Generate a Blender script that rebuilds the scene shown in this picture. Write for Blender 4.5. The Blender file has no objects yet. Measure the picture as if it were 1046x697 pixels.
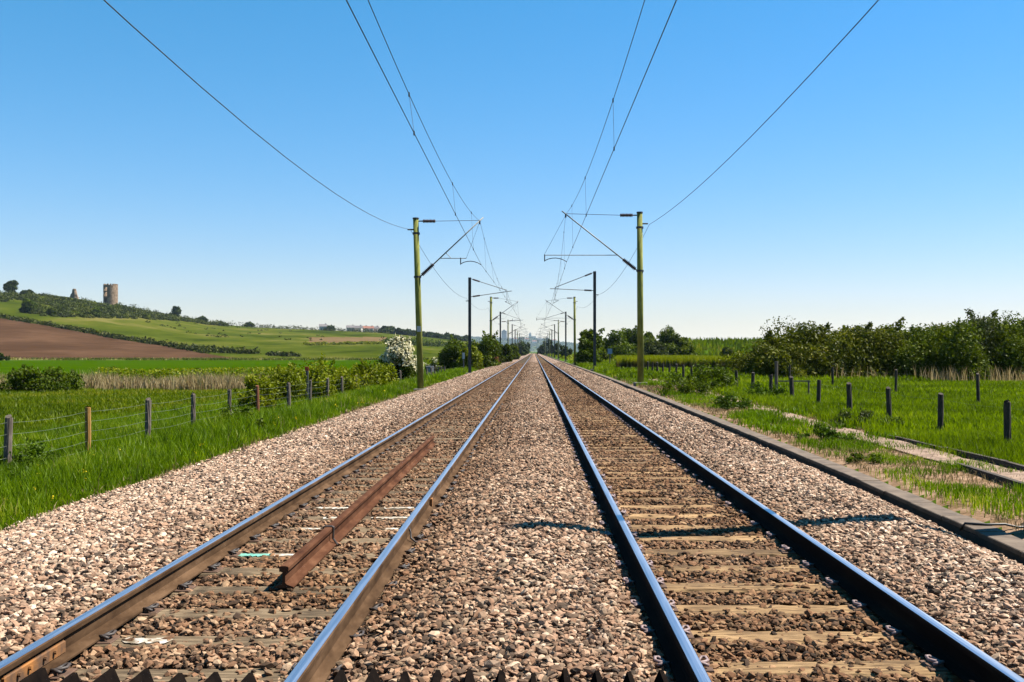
import bpy, math, random
import numpy as np
from mathutils import Vector, noise as mnoise

# ------------------------------------------------------------------ frame of reference
# camera at (0,0,H) looking along +Y; rail tops are z = 0; track runs along +Y
F, CX, CY, H = 1017.0, 545.5, 359.5, 1.56
def X_(px, d): return (px - CX) * d / F
def Z_(py, d): return H - (py - CY) * d / F

rng = np.random.default_rng(7)
random.seed(7)
scene = bpy.context.scene
col = scene.collection

# ------------------------------------------------------------------ object helpers
def link(o, parent=None):
    col.objects.link(o)
    if parent is not None: o.parent = parent
    return o

def tag(o, label=None, cat=None, group=None, kind=None):
    if label: o['label'] = label
    if cat: o['category'] = cat
    if group: o['group'] = group
    if kind: o['kind'] = kind
    return o

def thing(name, label, cat, loc=(0, 0, 0), group=None):
    o = bpy.data.objects.new(name, None)
    o.location = loc
    o.empty_display_size = 0.3
    link(o)
    return tag(o, label, cat, group)

def copy_tree(o, parent=None):
    c = o.copy()
    link(c, parent)
    for ch in o.children: copy_tree(ch, c)
    return c

def mesh_np(name, V, polys, mats, midx=None, attrs=None, smooth=False, parent=None, loc=None):
    """polys: list of (m,k) int arrays; attrs: {name: per-vertex float array}"""
    me = bpy.data.meshes.new(name)
    V = np.asarray(V, dtype=np.float32)
    if not isinstance(polys, (list, tuple)): polys = [polys]
    polys = [np.asarray(p, dtype=np.int32) for p in polys if len(p)]
    loops = np.concatenate([p.ravel() for p in polys])
    tot = np.concatenate([np.full(len(p), p.shape[1], np.int32) for p in polys])
    start = np.concatenate(([0], np.cumsum(tot)[:-1])).astype(np.int32)
    me.vertices.add(len(V)); me.vertices.foreach_set('co', V.ravel())
    me.loops.add(len(loops)); me.loops.foreach_set('vertex_index', loops)
    me.polygons.add(len(tot)); me.polygons.foreach_set('loop_start', start)
    try: me.polygons.foreach_set('loop_total', tot)
    except Exception: pass
    for m in (mats if isinstance(mats, (list, tuple)) else [mats]): me.materials.append(m)
    if midx is not None: me.polygons.foreach_set('material_index', np.asarray(midx, np.int32))
    for k, a in (attrs or {}).items():
        at = me.attributes.new(k, 'FLOAT', 'POINT')
        at.data.foreach_set('value', np.asarray(a, np.float32))
    me.update(calc_edges=True)
    me.polygons.foreach_set('use_smooth', np.full(len(tot), bool(smooth)))
    me.validate(clean_customdata=False)
    o = bpy.data.objects.new(name, me)
    if loc is not None: o.location = loc
    return link(o, parent)

class MB:
    """collects boxes, tubes and prisms, builds ONE mesh object"""
    def __init__(s): s.v, s.f, s.m = [], [], []
    def add(s, vs, fs, mi=0):
        b = len(s.v); s.v += [tuple(v) for v in vs]
        s.f += [tuple(i + b for i in f) for f in fs]; s.m += [mi] * len(fs)
    def box(s, x0, x1, y0, y1, z0, z1, mi=0, bev=0.0):
        if bev <= 0:
            vs = [(x0,y0,z0),(x1,y0,z0),(x1,y1,z0),(x0,y1,z0),(x0,y0,z1),(x1,y0,z1),(x1,y1,z1),(x0,y1,z1)]
            s.add(vs, [(0,3,2,1),(4,5,6,7),(0,1,5,4),(1,2,6,5),(2,3,7,6),(3,0,4,7)], mi)
        else:
            b = bev
            def ring(ix, z): return [(x0+ix,y0+ix,z),(x1-ix,y0+ix,z),(x1-ix,y1-ix,z),(x0+ix,y1-ix,z)]
            vs = ring(0, z0) + ring(0, z1-b) + ring(b, z1)
            fs = [(0,3,2,1),(8,9,10,11)]
            for r in (0, 4):
                for i in range(4):
                    j = (i+1) % 4
                    fs.append((r+i, r+j, r+4+j, r+4+i))
            s.add(vs, fs, mi)
        return s
    def tube(s, pts, r, n=6, mi=0, cap=True):
        pts = [Vector(p) for p in pts]
        rs = r if isinstance(r, (list, tuple)) else [r]*len(pts)
        rings = []
        for i, p in enumerate(pts):
            d = (pts[min(i+1, len(pts)-1)] - pts[max(i-1, 0)])
            if d.length < 1e-9: d = Vector((0,0,1))
            d.normalize()
            a = d.cross(Vector((0,0,1)))
            if a.length < 1e-3: a = d.cross(Vector((0,1,0)))
            a.normalize(); b = d.cross(a)
            rings.append([p + (a*math.cos(t) + b*math.sin(t))*rs[i] for t in [2*math.pi*k/n for k in range(n)]])
        vs = [v for rg in rings for v in rg]; fs = []
        for i in range(len(pts)-1):
            for k in range(n):
                j = (k+1) % n
                fs.append((i*n+k, i*n+j, (i+1)*n+j, (i+1)*n+k))
        if cap:
            fs.append(tuple(range(n-1, -1, -1))); fs.append(tuple((len(pts)-1)*n + k for k in range(n)))
        s.add(vs, fs, mi)
        return s
    def prism(s, prof, y0, y1, mi=0, mfun=None):
        """profile of (x,z), extruded along Y"""
        n = len(prof)
        vs = [(x, y0, z) for x, z in prof] + [(x, y1, z) for x, z in prof]
        b = len(s.v); s.v += vs
        for i in range(n):
            j = (i+1) % n
            s.f.append((b+i, b+j, b+n+j, b+n+i)); s.m.append(mfun(i) if mfun else mi)
        s.f.append(tuple(b+i for i in range(n-1, -1, -1))); s.m.append(mi)
        s.f.append(tuple(b+n+i for i in range(n))); s.m.append(mi)
        return s
    def build(s, name, mats, parent=None, loc=None, smooth=False, attrs=None):
        me = bpy.data.meshes.new(name)
        me.from_pydata(s.v, [], s.f)
        for m in (mats if isinstance(mats, (list, tuple)) else [mats]): me.materials.append(m)
        me.polygons.foreach_set('material_index', s.m)
        me.polygons.foreach_set('use_smooth', [smooth]*len(s.f))
        me.update()
        o = bpy.data.objects.new(name, me)
        if loc is not None: o.location = loc
        return link(o, parent)

def vnoise(x, y, sc, seed=0):
    """cheap smooth value noise, vectorised, 0..1"""
    x = np.asarray(x, float)/sc + seed*17.3; y = np.asarray(y, float)/sc + seed*9.7
    xi = np.floor(x).astype(np.int64); yi = np.floor(y).astype(np.int64)
    xf = x-xi; yf = y-yi
    xf = xf*xf*(3-2*xf); yf = yf*yf*(3-2*yf)
    def h(a, b):
        n = (a*374761393 + b*668265263 + seed*1442695) & 0x7fffffff
        n = ((n ^ (n >> 13))*1274126177) & 0x7fffffff
        return ((n ^ (n >> 16)) & 0xffff)/65535.0
    return (h(xi,yi)*(1-xf)+h(xi+1,yi)*xf)*(1-yf) + (h(xi,yi+1)*(1-xf)+h(xi+1,yi+1)*xf)*yf
def fnoise(x, y, sc, seed=0):
    return .5*vnoise(x,y,sc,seed)+.3*vnoise(x,y,sc*.47,seed+1)+.2*vnoise(x,y,sc*.21,seed+2)

# ------------------------------------------------------------------ materials
K = .68      # common scale of all surface albedos
class NT:
    def __init__(s, name):
        s.m = bpy.data.materials.new(name); s.m.use_nodes = True
        s.t = s.m.node_tree; s.t.nodes.clear()
        s.out = s.t.nodes.new('ShaderNodeOutputMaterial')
    def n(s, typ, **kw):
        nd = s.t.nodes.new(typ)
        for k, v in kw.items():
            if k in nd.inputs.keys(): nd.inputs[k].default_value = v
            else: setattr(nd, k, v)
        return nd
    def l(s, a, b): s.t.links.new(a, b)
    def ramp(s, fac, stops, interp='LINEAR'):
        r = s.n('ShaderNodeValToRGB'); e = r.color_ramp
        e.interpolation = interp
        while len(e.elements) < len(stops): e.elements.new(.5)
        for i, (p, c) in enumerate(stops):
            e.elements[i].position = p; e.elements[i].color = (*c, 1)
        if fac is not None: s.l(fac, r.inputs['Fac'])
        return r.outputs['Color']
    def coord(s, obj=True):
        return s.n('ShaderNodeTexCoord').outputs['Object' if obj else 'Generated']
    def world(s):
        return s.n('ShaderNodeNewGeometry').outputs['Position']
    def noise(s, co, scale, detail=4, rough=.55, stretch=None):
        if stretch:
            mp = s.n('ShaderNodeMapping'); mp.inputs['Scale'].default_value = stretch
            s.l(co, mp.inputs['Vector']); co = mp.outputs['Vector']
        nd = s.n('ShaderNodeTexNoise', Scale=scale, Detail=detail, Roughness=rough)
        s.l(co, nd.inputs['Vector'])
        return nd.outputs['Fac']
    def attr(s, name):
        return s.n('ShaderNodeAttribute', attribute_name=name).outputs['Fac']
    def mix(s, fac, a, b, blend='MIX'):
        m = s.n('ShaderNodeMixRGB', blend_type=blend)
        for v, k in ((fac, 'Fac'), (a, 'Color1'), (b, 'Color2')):
            if isinstance(v, (int, float)): m.inputs[k].default_value = v
            elif isinstance(v, tuple): m.inputs[k].default_value = (*v, 1)
            else: s.l(v, m.inputs[k])
        return m.outputs['Color']
    def math(s, op, a, b=None, c=None):
        m = s.n('ShaderNodeMath', operation=op)
        for i, v in enumerate((a, b, c)):
            if v is None: continue
            if isinstance(v, (int, float)): m.inputs[i].default_value = v
            else: s.l(v, m.inputs[i])
        return m.outputs[0]
    def bump(s, height, strength, dist):
        b = s.n('ShaderNodeBump', Strength=strength, Distance=dist)
        s.l(height, b.inputs['Height'])
        return b.outputs['Normal']
    def pbr(s, color, rough=.85, metal=0.0, normal=None, spec=.3):
        p = s.n('ShaderNodeBsdfPrincipled')
        if not metal: color = s.mix(1.0, color, (K, K, K), 'MULTIPLY')
        if isinstance(color, tuple): p.inputs['Base Color'].default_value = (*color, 1)
        else: s.l(color, p.inputs['Base Color'])
        if isinstance(rough, (int, float)): p.inputs['Roughness'].default_value = rough
        else: s.l(rough, p.inputs['Roughness'])
        p.inputs['Metallic'].default_value = metal
        p.inputs['Specular IOR Level'].default_value = spec
        if normal is not None: s.l(normal, p.inputs['Normal'])
        s.l(p.outputs[0], s.out.inputs['Surface'])
        return s.m
    def leaf(s, color, trans=.35, tcol=(1.15, 1.25, .35)):
        d = s.n('ShaderNodeBsdfDiffuse'); t = s.n('ShaderNodeBsdfTranslucent')
        color = s.mix(1.0, color, (K, K, K), 'MULTIPLY')
        s.l(color, d.inputs['Color'])
        s.l(s.mix(1.0, color, tcol, 'MULTIPLY'), t.inputs['Color'])
        mx = s.n('ShaderNodeMixShader'); mx.inputs[0].default_value = trans
        s.l(d.outputs[0], mx.inputs[1]); s.l(t.outputs[0], mx.inputs[2])
        g = s.n('ShaderNodeBsdfGlossy', Roughness=.45); g.inputs['Color'].default_value = (1, 1, 1, 1)
        m2 = s.n('ShaderNodeMixShader'); m2.inputs[0].default_value = .006
        s.l(mx.outputs[0], m2.inputs[1]); s.l(g.outputs[0], m2.inputs[2])
        s.l(m2.outputs[0], s.out.inputs['Surface'])
        return s.m

def leaf_mat(name, stops, trans=.35, tcol=(1.15, 1.25, .35)):
    t = NT(name)
    return t.leaf(t.ramp(t.attr('rnd'), stops), trans, tcol)

def noisy_mat(name, stops, scale, rough=.85, stretch=None, bump=.3, bdist=.01, metal=0, detail=6, spec=.3, world=False):
    t = NT(name)
    co = t.world() if world else t.coord()
    n = t.noise(co, scale, detail, .6, stretch)
    return t.pbr(t.ramp(n, stops), rough, metal, t.bump(n, bump, bdist) if bump else None, spec)

# stones: colour from per-stone random, dirt from per-stone 'rust' amount
def stone_mat():
    t = NT('ballast_stone')
    c = t.ramp(t.attr('rnd'), [(0, (.06,.044,.032)), (.15, (.18,.125,.088)), (.33, (.40,.245,.160)), (.54, (.55,.360,.250)),
                               (.66, (.33,.255,.182)), (.84, (.68,.47,.335)), (1, (.84,.68,.53))])
    n = t.noise(t.coord(), 45, 5, .65)
    c = t.mix(1.0, c, t.ramp(n, [(.25, (.62,.6,.58)), (.7, (1.12,1.1,1.08))]), 'MULTIPLY')
    dirt = t.mix(1.0, c, (.41, .315, .215), 'MULTIPLY')
    c = t.mix(t.attr('rust'), c, dirt)
    return t.pbr(c, .9, 0, t.bump(n, .35, .006), .2)
M_STONE = stone_mat()

def bed_mat():
    t = NT('ballast_bed')
    co = t.world()
    v = t.n('ShaderNodeTexVoronoi', Scale=19.0); t.l(co, v.inputs['Vector'])
    sp = t.n('ShaderNodeSeparateColor'); t.l(v.outputs['Color'], sp.inputs[0])
    c = t.ramp(sp.outputs[0], [(0, (.03,.022,.017)), (.25, (.11,.08,.058)), (.45, (.33,.215,.152)), (.7, (.45,.315,.235)), (1, (.66,.50,.40))])
    big = t.noise(co, .35, 4, .6)
    c = t.mix(1.0, c, t.ramp(big, [(.3, (.85,.83,.8)), (.7, (1.08,1.05,1.02))]), 'MULTIPLY')
    dirt = t.mix(1.0, c, (.41, .315, .215), 'MULTIPLY')
    c = t.mix(t.attr('rust'), c, dirt)
    h = t.math('SUBTRACT', .6, v.outputs['Distance'])
    return t.pbr(c, .95, 0, t.bump(h, 1.0, .05), .15)
M_BED = bed_mat()

M_GRASS = leaf_mat('grass_blade', [(0, (.045,.080,.002)), (.35, (.095,.165,.002)), (.68, (.16,.245,.003)), (.90, (.26,.32,.010)), (1, (.44,.38,.11))], .40)
M_MEADOW = leaf_mat('meadow_blade', [(0, (.052,.082,.002)), (.4, (.105,.152,.002)), (.8, (.16,.20,.003)), (1, (.28,.25,.03))], .38)
M_PADDOCK = leaf_mat('paddock_blade', [(0, (.055,.085,.002)), (.4, (.125,.18,.002)), (.8, (.20,.265,.004)), (1, (.34,.35,.03))], .42)
M_BANKG = leaf_mat('tussock', [(0, (.05,.075,.006)), (.45, (.11,.13,.02)), (.7, (.22,.20,.06)), (1, (.36,.31,.13))], .3)
M_DRY = leaf_mat('dry_grass', [(0, (.13,.09,.04)), (.5, (.25,.18,.085)), (1, (.38,.30,.16))], .25, (1, .95, .8))
M_REED = leaf_mat('reed_stalk', [(0, (.20,.14,.06)), (.5, (.42,.32,.17)), (.85, (.56,.46,.26)), (1, (.14,.16,.02))], .42, (1, .95, .8))
M_YFLOWER = leaf_mat('yellow_petal', [(0, (.65,.50,.02)), (1, (.75,.62,.03))], .3, (1, 1, .8))
M_WFLOWER = leaf_mat('white_petal', [(0, (.70,.62,.36)), (.5, (.86,.79,.54)), (1, (.95,.91,.72))], .35, (1, 1, .9))
M_WEED = leaf_mat('weed_leaf', [(0, (.03,.058,.004)), (.6, (.064,.11,.007)), (1, (.11,.16,.012))], .3)

def reedbed_mat():
    t = NT('reedbed')
    brown = t.ramp(t.attr('rnd'), [(0, (.07,.05,.02)), (.5, (.14,.10,.042)), (1, (.22,.165,.075))])
    green = t.ramp(t.attr('rnd'), [(0, (.17,.20,.004)), (.5, (.26,.28,.006)), (1, (.36,.36,.02))])
    return t.leaf(t.mix(t.ramp(t.attr('hf'), [(.55, (0,0,0)), (.8, (1,1,1))]), brown, green), .3)
M_REEDBED = reedbed_mat()

# ------------------------------------------------------------------ terrain
def lerp(x, xs, ys): return np.interp(x, xs, ys)
def ztrough(Y): return lerp(Y, [0, 9, 11, 14.5, 22, 36, 63, 150], [-.34, -.33, -.30, -.25, -.21, -.15, -.08, -.05])
def G(X, Y):
    X = np.asarray(X, float); Y = np.asarray(Y, float)
    z = lerp(X, [-400, -60, -14, -9, -7, -6, -5, 4.3, 5.1, 9, 15, 40, 400],
                [-1.0, -1.0, -.95, -.75, -.52, -.47, -.56, -.56, -.36, -.36, -.45, -.55, -.6])
    r = np.clip((X-4.3)/.8, 0, 1)*np.clip(1-(X-12)/25, 0, 1)
    z = z + r*(ztrough(Y)+.33)
    w = np.clip((np.abs(X)-5.2)/1.5, 0, 1)
    return z + w*(fnoise(X, Y, 3.5, 5)-.5)*.14

def B(X, Y):
    X = np.asarray(X, float)
    z = lerp(X, [-6.5, -6.1, -4.2, -3.5, -2.8, -2.74, -2.57, -1.25, -1.06, -.6, .1, .62, .74, .89, 2.22, 2.40, 2.8, 3.65, 4.42],
                [-.60, -.46, -.15, -.07, -.10, -.15, -.184, -.184, -.17, -.06, -.045, -.14, -.19, -.184, -.184, -.15, -.135, -.115, -.37])
    z = z + np.clip((X-3.2)/1.2, 0, 1)*(ztrough(Y)+.30)
    return z + (fnoise(X, Y, .8, 11)-.5)*.05
def rust(X, Y):
    n = fnoise(X, Y, 1.3, 21)
    a = lerp(X, [-4.2, -3.1, -2.7, -1.2, -.9, -.2, .4, .8, 1.0, 2.2, 2.7, 3.1], [.05, .35, .9, .85, .8, .5, .42, .6, 1.0, 1.0, .45, .2])
    return np.clip(a + (n-.5)*.5, 0, 1)

SKY_PX = [-400, -200, 0, 20, 45, 70, 100, 130, 160, 180, 210, 260, 320, 385, 440, 480, 510, 540, 570]
SKY_PY = [294, 296, 299.5, 300.5, 301, 303.5, 309, 313, 320, 324, 330, 334.5, 337, 339.5, 344.5, 349, 354, 359, 361]
def ridgeR(u): return 800 + (np.clip(u, -.8, .05)+.536)*900
def hill_z(u, Y):
    px = CX + u*F
    R = ridgeR(u)
    zr = np.maximum(H - (lerp(px, SKY_PX, SKY_PY)-CY)*R/F, -.8)
    s = np.clip((Y-335)/(R-335), 0, 1)
    g = .85*s + .15*(s*s*(3-2*s))
    z = -1 + (zr+1)*g
    z = z + np.clip(s*4, 0, 1)*np.clip((1-s)*4, 0, 1)*(fnoise(u*1500, Y, 60, 3)-.5)*2.5
    beyond = np.clip(Y-R, 0, None)
    return np.where(Y > R, np.maximum(zr - .0006*beyond**1.25*1.5, -1.2), z)
def bank(u, Y):
    px = CX+u*F
    a = lerp(px, [600, 640, 700, 1200], [0, .6, 1, 1])
    return a*4.3*np.exp(-((Y-232)/14.0)**2)
def T(X, Y):
    """terrain height anywhere"""
    X = np.asarray(X, float); Y = np.asarray(Y, float)
    u = X/np.maximum(Y, 1)
    z = G(X, Y)
    zl = hill_z(u, Y)
    w = np.where((u < .02) & (X < -13), np.clip((Y-300)/60, 0, 1), 0)
    far = np.clip((Y-400)/800, 0, 1)
    z = z*(1-w) + zl*w
    return z + np.where(u > .04, bank(u, Y), 0)

def build_ground():
    us = np.unique(np.concatenate([np.arange(-.64, .60, .006), np.arange(-2.6, -.64, .1), np.arange(.6, 2.6, .1)]))
    px = CX + us*F
    nc = len(us)
    plough_py = lerp(px, [-2500, 0, 60, 120, 170, 228, 260], [300, 325, 335, 346.5, 354, 364.5, 367.2])
    rows = []          # each row: array of Y per column
    zone = []          # zone of the strip that starts at this row
    near = np.geomspace(1.0, 100, 150)
    for y in near[:-1]: rows.append(np.full(nc, y)); zone.append(0)
    for y in np.linspace(100, 306, 40)[:-1]: rows.append(np.full(nc, y)); zone.append(1)
    for y in np.linspace(306, 335, 4)[:-1]: rows.append(np.full(nc, y)); zone.append(2)
    R = ridgeR(us)
    Yp = np.full(nc, 335.01)
    for i in range(nc):
        if px[i] < 262:
            ys = np.linspace(335, R[i], 400)
            py = CY + F*(H - T(us[i]*ys, ys))/ys
            k = np.argmax(py < plough_py[i])
            Yp[i] = ys[k] if (py < plough_py[i]).any() else R[i]*.6
    for s in np.linspace(0, 1, 24)[:-1]: rows.append(335+(Yp-335)*s + .0); zone.append(3)
    for s in np.linspace(0, 1, 60): rows.append(Yp+(R-Yp)*s); zone.append(4)
    for y in np.geomspace(1.03, 9, 24): rows.append(R*y); zone.append(5)
    Yg = np.array(rows); nr = len(Yg)
    Ug = np.broadcast_to(us, Yg.shape)
    Xg = Ug*Yg
    Zg = T(Xg, Yg)
    V = np.stack([Xg, Yg, Zg], -1).reshape(-1, 3)
    idx = np.arange(nr*nc).reshape(nr, nc)
    q = np.stack([idx[:-1,:-1], idx[:-1,1:], idx[1:,1:], idx[1:,:-1]], -1).reshape(-1, 4)
    zc = np.repeat(np.array(zone[:-1])[:, None], nc-1, 1)
    uc = np.broadcast_to((us[:-1]+us[1:])/2, zc.shape)
    Yc = (Yg[:-1,:-1]+Yg[1:,1:])/2; Xc = uc*Yc; Zc = (Zg[:-1,:-1]+Zg[1:,1:])/2
    pyc = CY + F*(H-Zc)/Yc; pxc = CX+uc*F
    mi = np.zeros(zc.shape, int)
    mi[(zc == 0)] = 0
    mi[(zc == 1)] = 1
    mi[(zc == 2)] = 2
    mi[(zc == 3) & (pxc < 258)] = 3
    mi[(zc == 3) & (pxc >= 258)] = 4
    mi[(zc == 4)] = 4
    mi[(zc == 4) & (pxc > 318) & (pxc < 398) & (pyc > 344.5) & (pyc < 351.5-(pxc-318)*.02)] = 5
    mi[(zc == 5)] = 4
    mi[(uc > .0) & (zc >= 1)] = 6
    mi[(Xc > -13) & (zc >= 1) & (uc <= 0)] = 0
    mi[(uc > 0) & (zc == 0) & (Xc > 5) & (Xc < 7.6) & (Yc < 60)] = 7
    mats = [noisy_mat('verge_soil_grass', [(.3, (.04,.06,.008)), (.55, (.055,.09,.006)), (.8, (.09,.12,.015))], 1.3, .95, bump=.6, bdist=.08, world=True, spec=.0),
            noisy_mat('young_crop', [(.3, (.022,.052,.0005)), (.7, (.038,.080,.001))], .06, .95, (.3,1,1), bump=0, world=True, spec=.0),
            noisy_mat('rough_bank_grass', [(.3, (.09,.12,.025)), (.7, (.22,.22,.08))], .12, .95, bump=0, world=True, spec=.0),
            None,
            noisy_mat('hill_pasture', [(.34, (.020,.032,.004)), (.43, (.040,.056,.005)), (.50, (.054,.070,.007)), (.57, (.076,.084,.012)), (.68, (.13,.115,.035))], .022, .95, (1,.5,1), bump=0, detail=10, world=True, spec=.0),
            noisy_mat('bare_field', [(.3, (.11,.075,.035)), (.7, (.15,.10,.05))], .03, .95, bump=0, world=True, spec=.0),
            noisy_mat('marsh_grass', [(.3, (.04,.075,.006)), (.55, (.058,.11,.008)), (.8, (.10,.14,.02))], .09, .95, bump=.4, bdist=.3, world=True, spec=.0),
            noisy_mat('dry_cess', [(.3, (.07,.055,.02)), (.45, (.18,.115,.068)), (.6, (.29,.19,.125)), (.75, (.40,.28,.20))], 3.0, .95, bump=.6, bdist=.04, world=True, spec=.0)]
    t = NT('ploughed_soil')
    co = t.world()
    a = t.noise(co, .02, 6, .6); b = t.noise(co, .35, 6, .75, (.12, 1, 1))
    f = t.math('ADD', t.math('MULTIPLY', a, .5), t.math('MULTIPLY', b, .5))
    mats[3] = t.pbr(t.ramp(f, [(.38, (.044,.024,.014)), (.5, (.070,.038,.022)), (.60, (.105,.058,.034))]), .95, spec=.0)
    o = mesh_np('ground', V, q, mats, mi.ravel(), smooth=True)
    tag(o, kind='structure')
    return o
build_ground()

# ground right under and behind the camera, so that nothing is open there
MB().box(-60, 60, -60, 1.2, -1.2, -.62).build('ground_behind', bpy.data.materials['verge_soil_grass'])['kind'] = 'structure'

# ------------------------------------------------------------------ ballast
def build_bed():
    xs = np.concatenate([np.arange(-6.5, -2.9, .12), np.arange(-2.9, 2.95, .06), np.arange(2.95, 4.46, .1)])
    ys = np.concatenate([np.arange(-4, 30, .12), np.geomspace(30, 1000, 160)])
    Xg, Yg = np.meshgrid(xs, ys)
    edge = (fnoise(Yg, Yg*0, 1.6, 31)-.5)*.7
    Xs = np.where(Xg < -4, Xg + edge*np.clip((-4-Xg)/2, 0, 1), Xg)
    Z = B(Xg, Yg) - .028*np.exp(-Yg/40)
    V = np.stack([Xs, Yg, Z], -1).reshape(-1, 3)
    nr, nc = Xg.shape; idx = np.arange(nr*nc).reshape(nr, nc)
    q = np.stack([idx[:-1,:-1], idx[:-1,1:], idx[1:,1:], idx[1:,:-1]], -1).reshape(-1, 4)
    o = mesh_np('ballast_bed', V, q, M_BED, attrs={'rust': rust(Xg, Yg).ravel()}, smooth=True)
    tag(o, kind='structure')
build_bed()

RAILS = [-2.66, -1.155, .81, 2.31]
SL_L0, SL_R0, SL_D = 5.36, 5.47, .63

def icosa():
    p = (1+5**.5)/2
    v = np.array([(-1,p,0),(1,p,0),(-1,-p,0),(1,-p,0),(0,-1,p),(0,1,p),(0,-1,-p),(0,1,-p),(p,0,-1),(p,0,1),(-p,0,-1),(-p,0,1)], float)
    v /= np.linalg.norm(v[0])
    f = np.array([(0,11,5),(0,5,1),(0,1,7),(0,7,10),(0,10,11),(1,5,9),(5,11,4),(11,10,2),(10,7,6),(7,1,8),(3,9,4),(3,4,2),(3,2,6),(3,6,8),(3,8,9),(4,9,5),(2,4,11),(6,2,10),(8,6,7),(9,8,1)])
    return v, f
def octa():
    v = np.array([(1,0,0),(-1,0,0),(0,1,0),(0,-1,0),(0,0,1),(0,0,-1)], float)
    f = np.array([(0,2,4),(2,1,4),(1,3,4),(3,0,4),(2,0,5),(1,2,5),(3,1,5),(0,3,5)])
    return v, f
def rand_rot(n):
    q = rng.normal(size=(n, 4)); q /= np.linalg.norm(q, axis=1)[:, None]
    w, x, y, z = q.T
    return np.stack([1-2*(y*y+z*z), 2*(x*y-z*w), 2*(x*z+y*w), 2*(x*y+z*w), 1-2*(x*x+z*z), 2*(y*z-x*w),
                     2*(x*z-y*w), 2*(y*z+x*w), 1-2*(x*x+y*y)], -1).reshape(n, 3, 3)

def stones(name, y0, y1, dens, rmin, rmax, tmpl, jitter):
    area = (y1-y0)*10.9
    n = int(area*dens)
    x = rng.uniform(-6.4, 4.42, n); y = rng.uniform(y0, y1, n)
    keep = (x > (-CX*1.25)/F*y - 1.8) & (x < (1046-CX)*1.25/F*y + 1.8)
    keep &= x > -6.15 + (fnoise(y, y*0, 1.6, 31)-.5)*1.1
    for r in RAILS: keep &= np.abs(x-r) > .088
    for off, x0, x1, p in ((SL_L0, -3.2, -.62, .42), (SL_R0, .26, 2.86, .5)):
        ph = (y-off+.13) % SL_D
        ins = (ph < .26) & (x > x0+.35) & (x < x1-.30)
        pp = np.full(n, p)
        if x0 > 0: pp = np.clip(.12+1.5*(fnoise(x, y, .6, 43)-.42), .06, .9)
        if x0 < -3: pp = np.clip(.14+1.6*(fnoise(x, y, .8, 41)-.45), .06, .95)
        keep &= ~(ins & (rng.random(n) > pp))
    # the fastening beside each rail stays clear
    x, y = x[keep], y[keep]; n = len(x)
    r = rng.uniform(rmin, rmax, n)*rng.choice([.7, 1, 1.25], n, p=[.3, .5, .2])
    z = B(x, y) + rng.uniform(-.35, .75, n)*r
    tv, tf = tmpl
    k = len(tv)
    sc = np.stack([rng.uniform(.9, 1.6, n), rng.uniform(.7, 1.1, n), rng.uniform(.45, .85, n)], -1)*r[:, None]
    P = tv[None]*(1+rng.uniform(-jitter, jitter, (n, k, 1)))
    P = P*sc[:, None, :]
    R = rand_rot(n)
    P = np.einsum('nij,nkj->nki', R, P)
    P[:, :, 2] *= .68
    P += np.stack([x, y, z], -1)[:, None, :]
    f = (tf[None] + (np.arange(n)*k)[:, None, None]).reshape(-1, 3)
    o = mesh_np(name, P.reshape(-1, 3), f, M_STONE, attrs={'rnd': np.repeat(rng.random(n), k), 'rust': np.repeat(rust(x, y), k)})
    return tag(o, kind='stuff')
o = stones('ballast_gravel', 4.2, 17, 1350, .014, .0285, icosa(), .30)
tag(o, 'loose pinkish grey ballast stones between and beside the rails', 'gravel')
o = stones('ballast_gravel', 17, 56, 560, .020, .036, octa(), .25)
tag(o, 'finer looking ballast stones farther along the line', 'gravel')
o = stones('ballast_gravel', 56, 150, 95, .030, .055, octa(), .25)
tag(o, 'distant ballast stones where the tracks draw together', 'gravel')

# ------------------------------------------------------------------ sleepers
def wood_mat(name, stops, gr=(1.2, 14, 14)):
    t = NT(name)
    co = t.coord()
    oi = t.n('ShaderNodeObjectInfo').outputs['Random']
    ad = t.n('ShaderNodeVectorMath', operation='ADD'); t.l(co, ad.inputs[0])
    cb = t.n('ShaderNodeCombineXYZ'); t.l(t.math('MULTIPLY', oi, 37.0), cb.inputs[0]); t.l(t.math('MULTIPLY', oi, 11.0), cb.inputs[1])
    t.l(cb.outputs[0], ad.inputs[1])
    n = t.noise(ad.outputs[0], 3.2, 8, .65, gr)
    b = t.noise(ad.outputs[0], 2.0, 4, .6)
    c = t.ramp(n, stops)
    c = t.mix(1.0, c, t.ramp(b, [(.32, (.42,.40,.38)), (.6, (1.0,1.0,1.0))]), 'MULTIPLY')
    v = t.math('ADD', t.math('MULTIPLY', oi, .45), .78)
    hsv = t.n('ShaderNodeHueSaturation'); t.l(c, hsv.inputs['Color']); t.l(v, hsv.inputs['Value'])
    return t.pbr(hsv.outputs['Color'], .9, 0, t.bump(n, .7, .012), .2)
M_SLP_R = wood_mat('sleeper_wood_tan', [(.32, (.065,.037,.017)), (.44, (.20,.118,.052)), (.58, (.36,.225,.105)), (.8, (.48,.33,.18))])
M_SLP_L = wood_mat('sleeper_wood_grey', [(.32, (.06,.04,.022)), (.48, (.15,.105,.06)), (.62, (.25,.18,.108)), (.8, (.38,.295,.19))])
M_PLATE = noisy_mat('baseplate_iron', [(.3, (.07,.04,.026)), (.7, (.16,.085,.05))], 9, .8)
M_CLIP_D = noisy_mat('clip_dark', [(.3, (.03,.025,.024)), (.7, (.08,.06,.05))], 20, .55)
M_CLIP_P = noisy_mat('clip_pale', [(.3, (.17,.11,.10)), (.7, (.34,.245,.24))], 20, .55)
M_PAINT_W = noisy_mat('white_splash', [(.38, (.22,.165,.10)), (.48, (.38,.32,.25)), (.66, (.62,.59,.54))], 16, .9)
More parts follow.
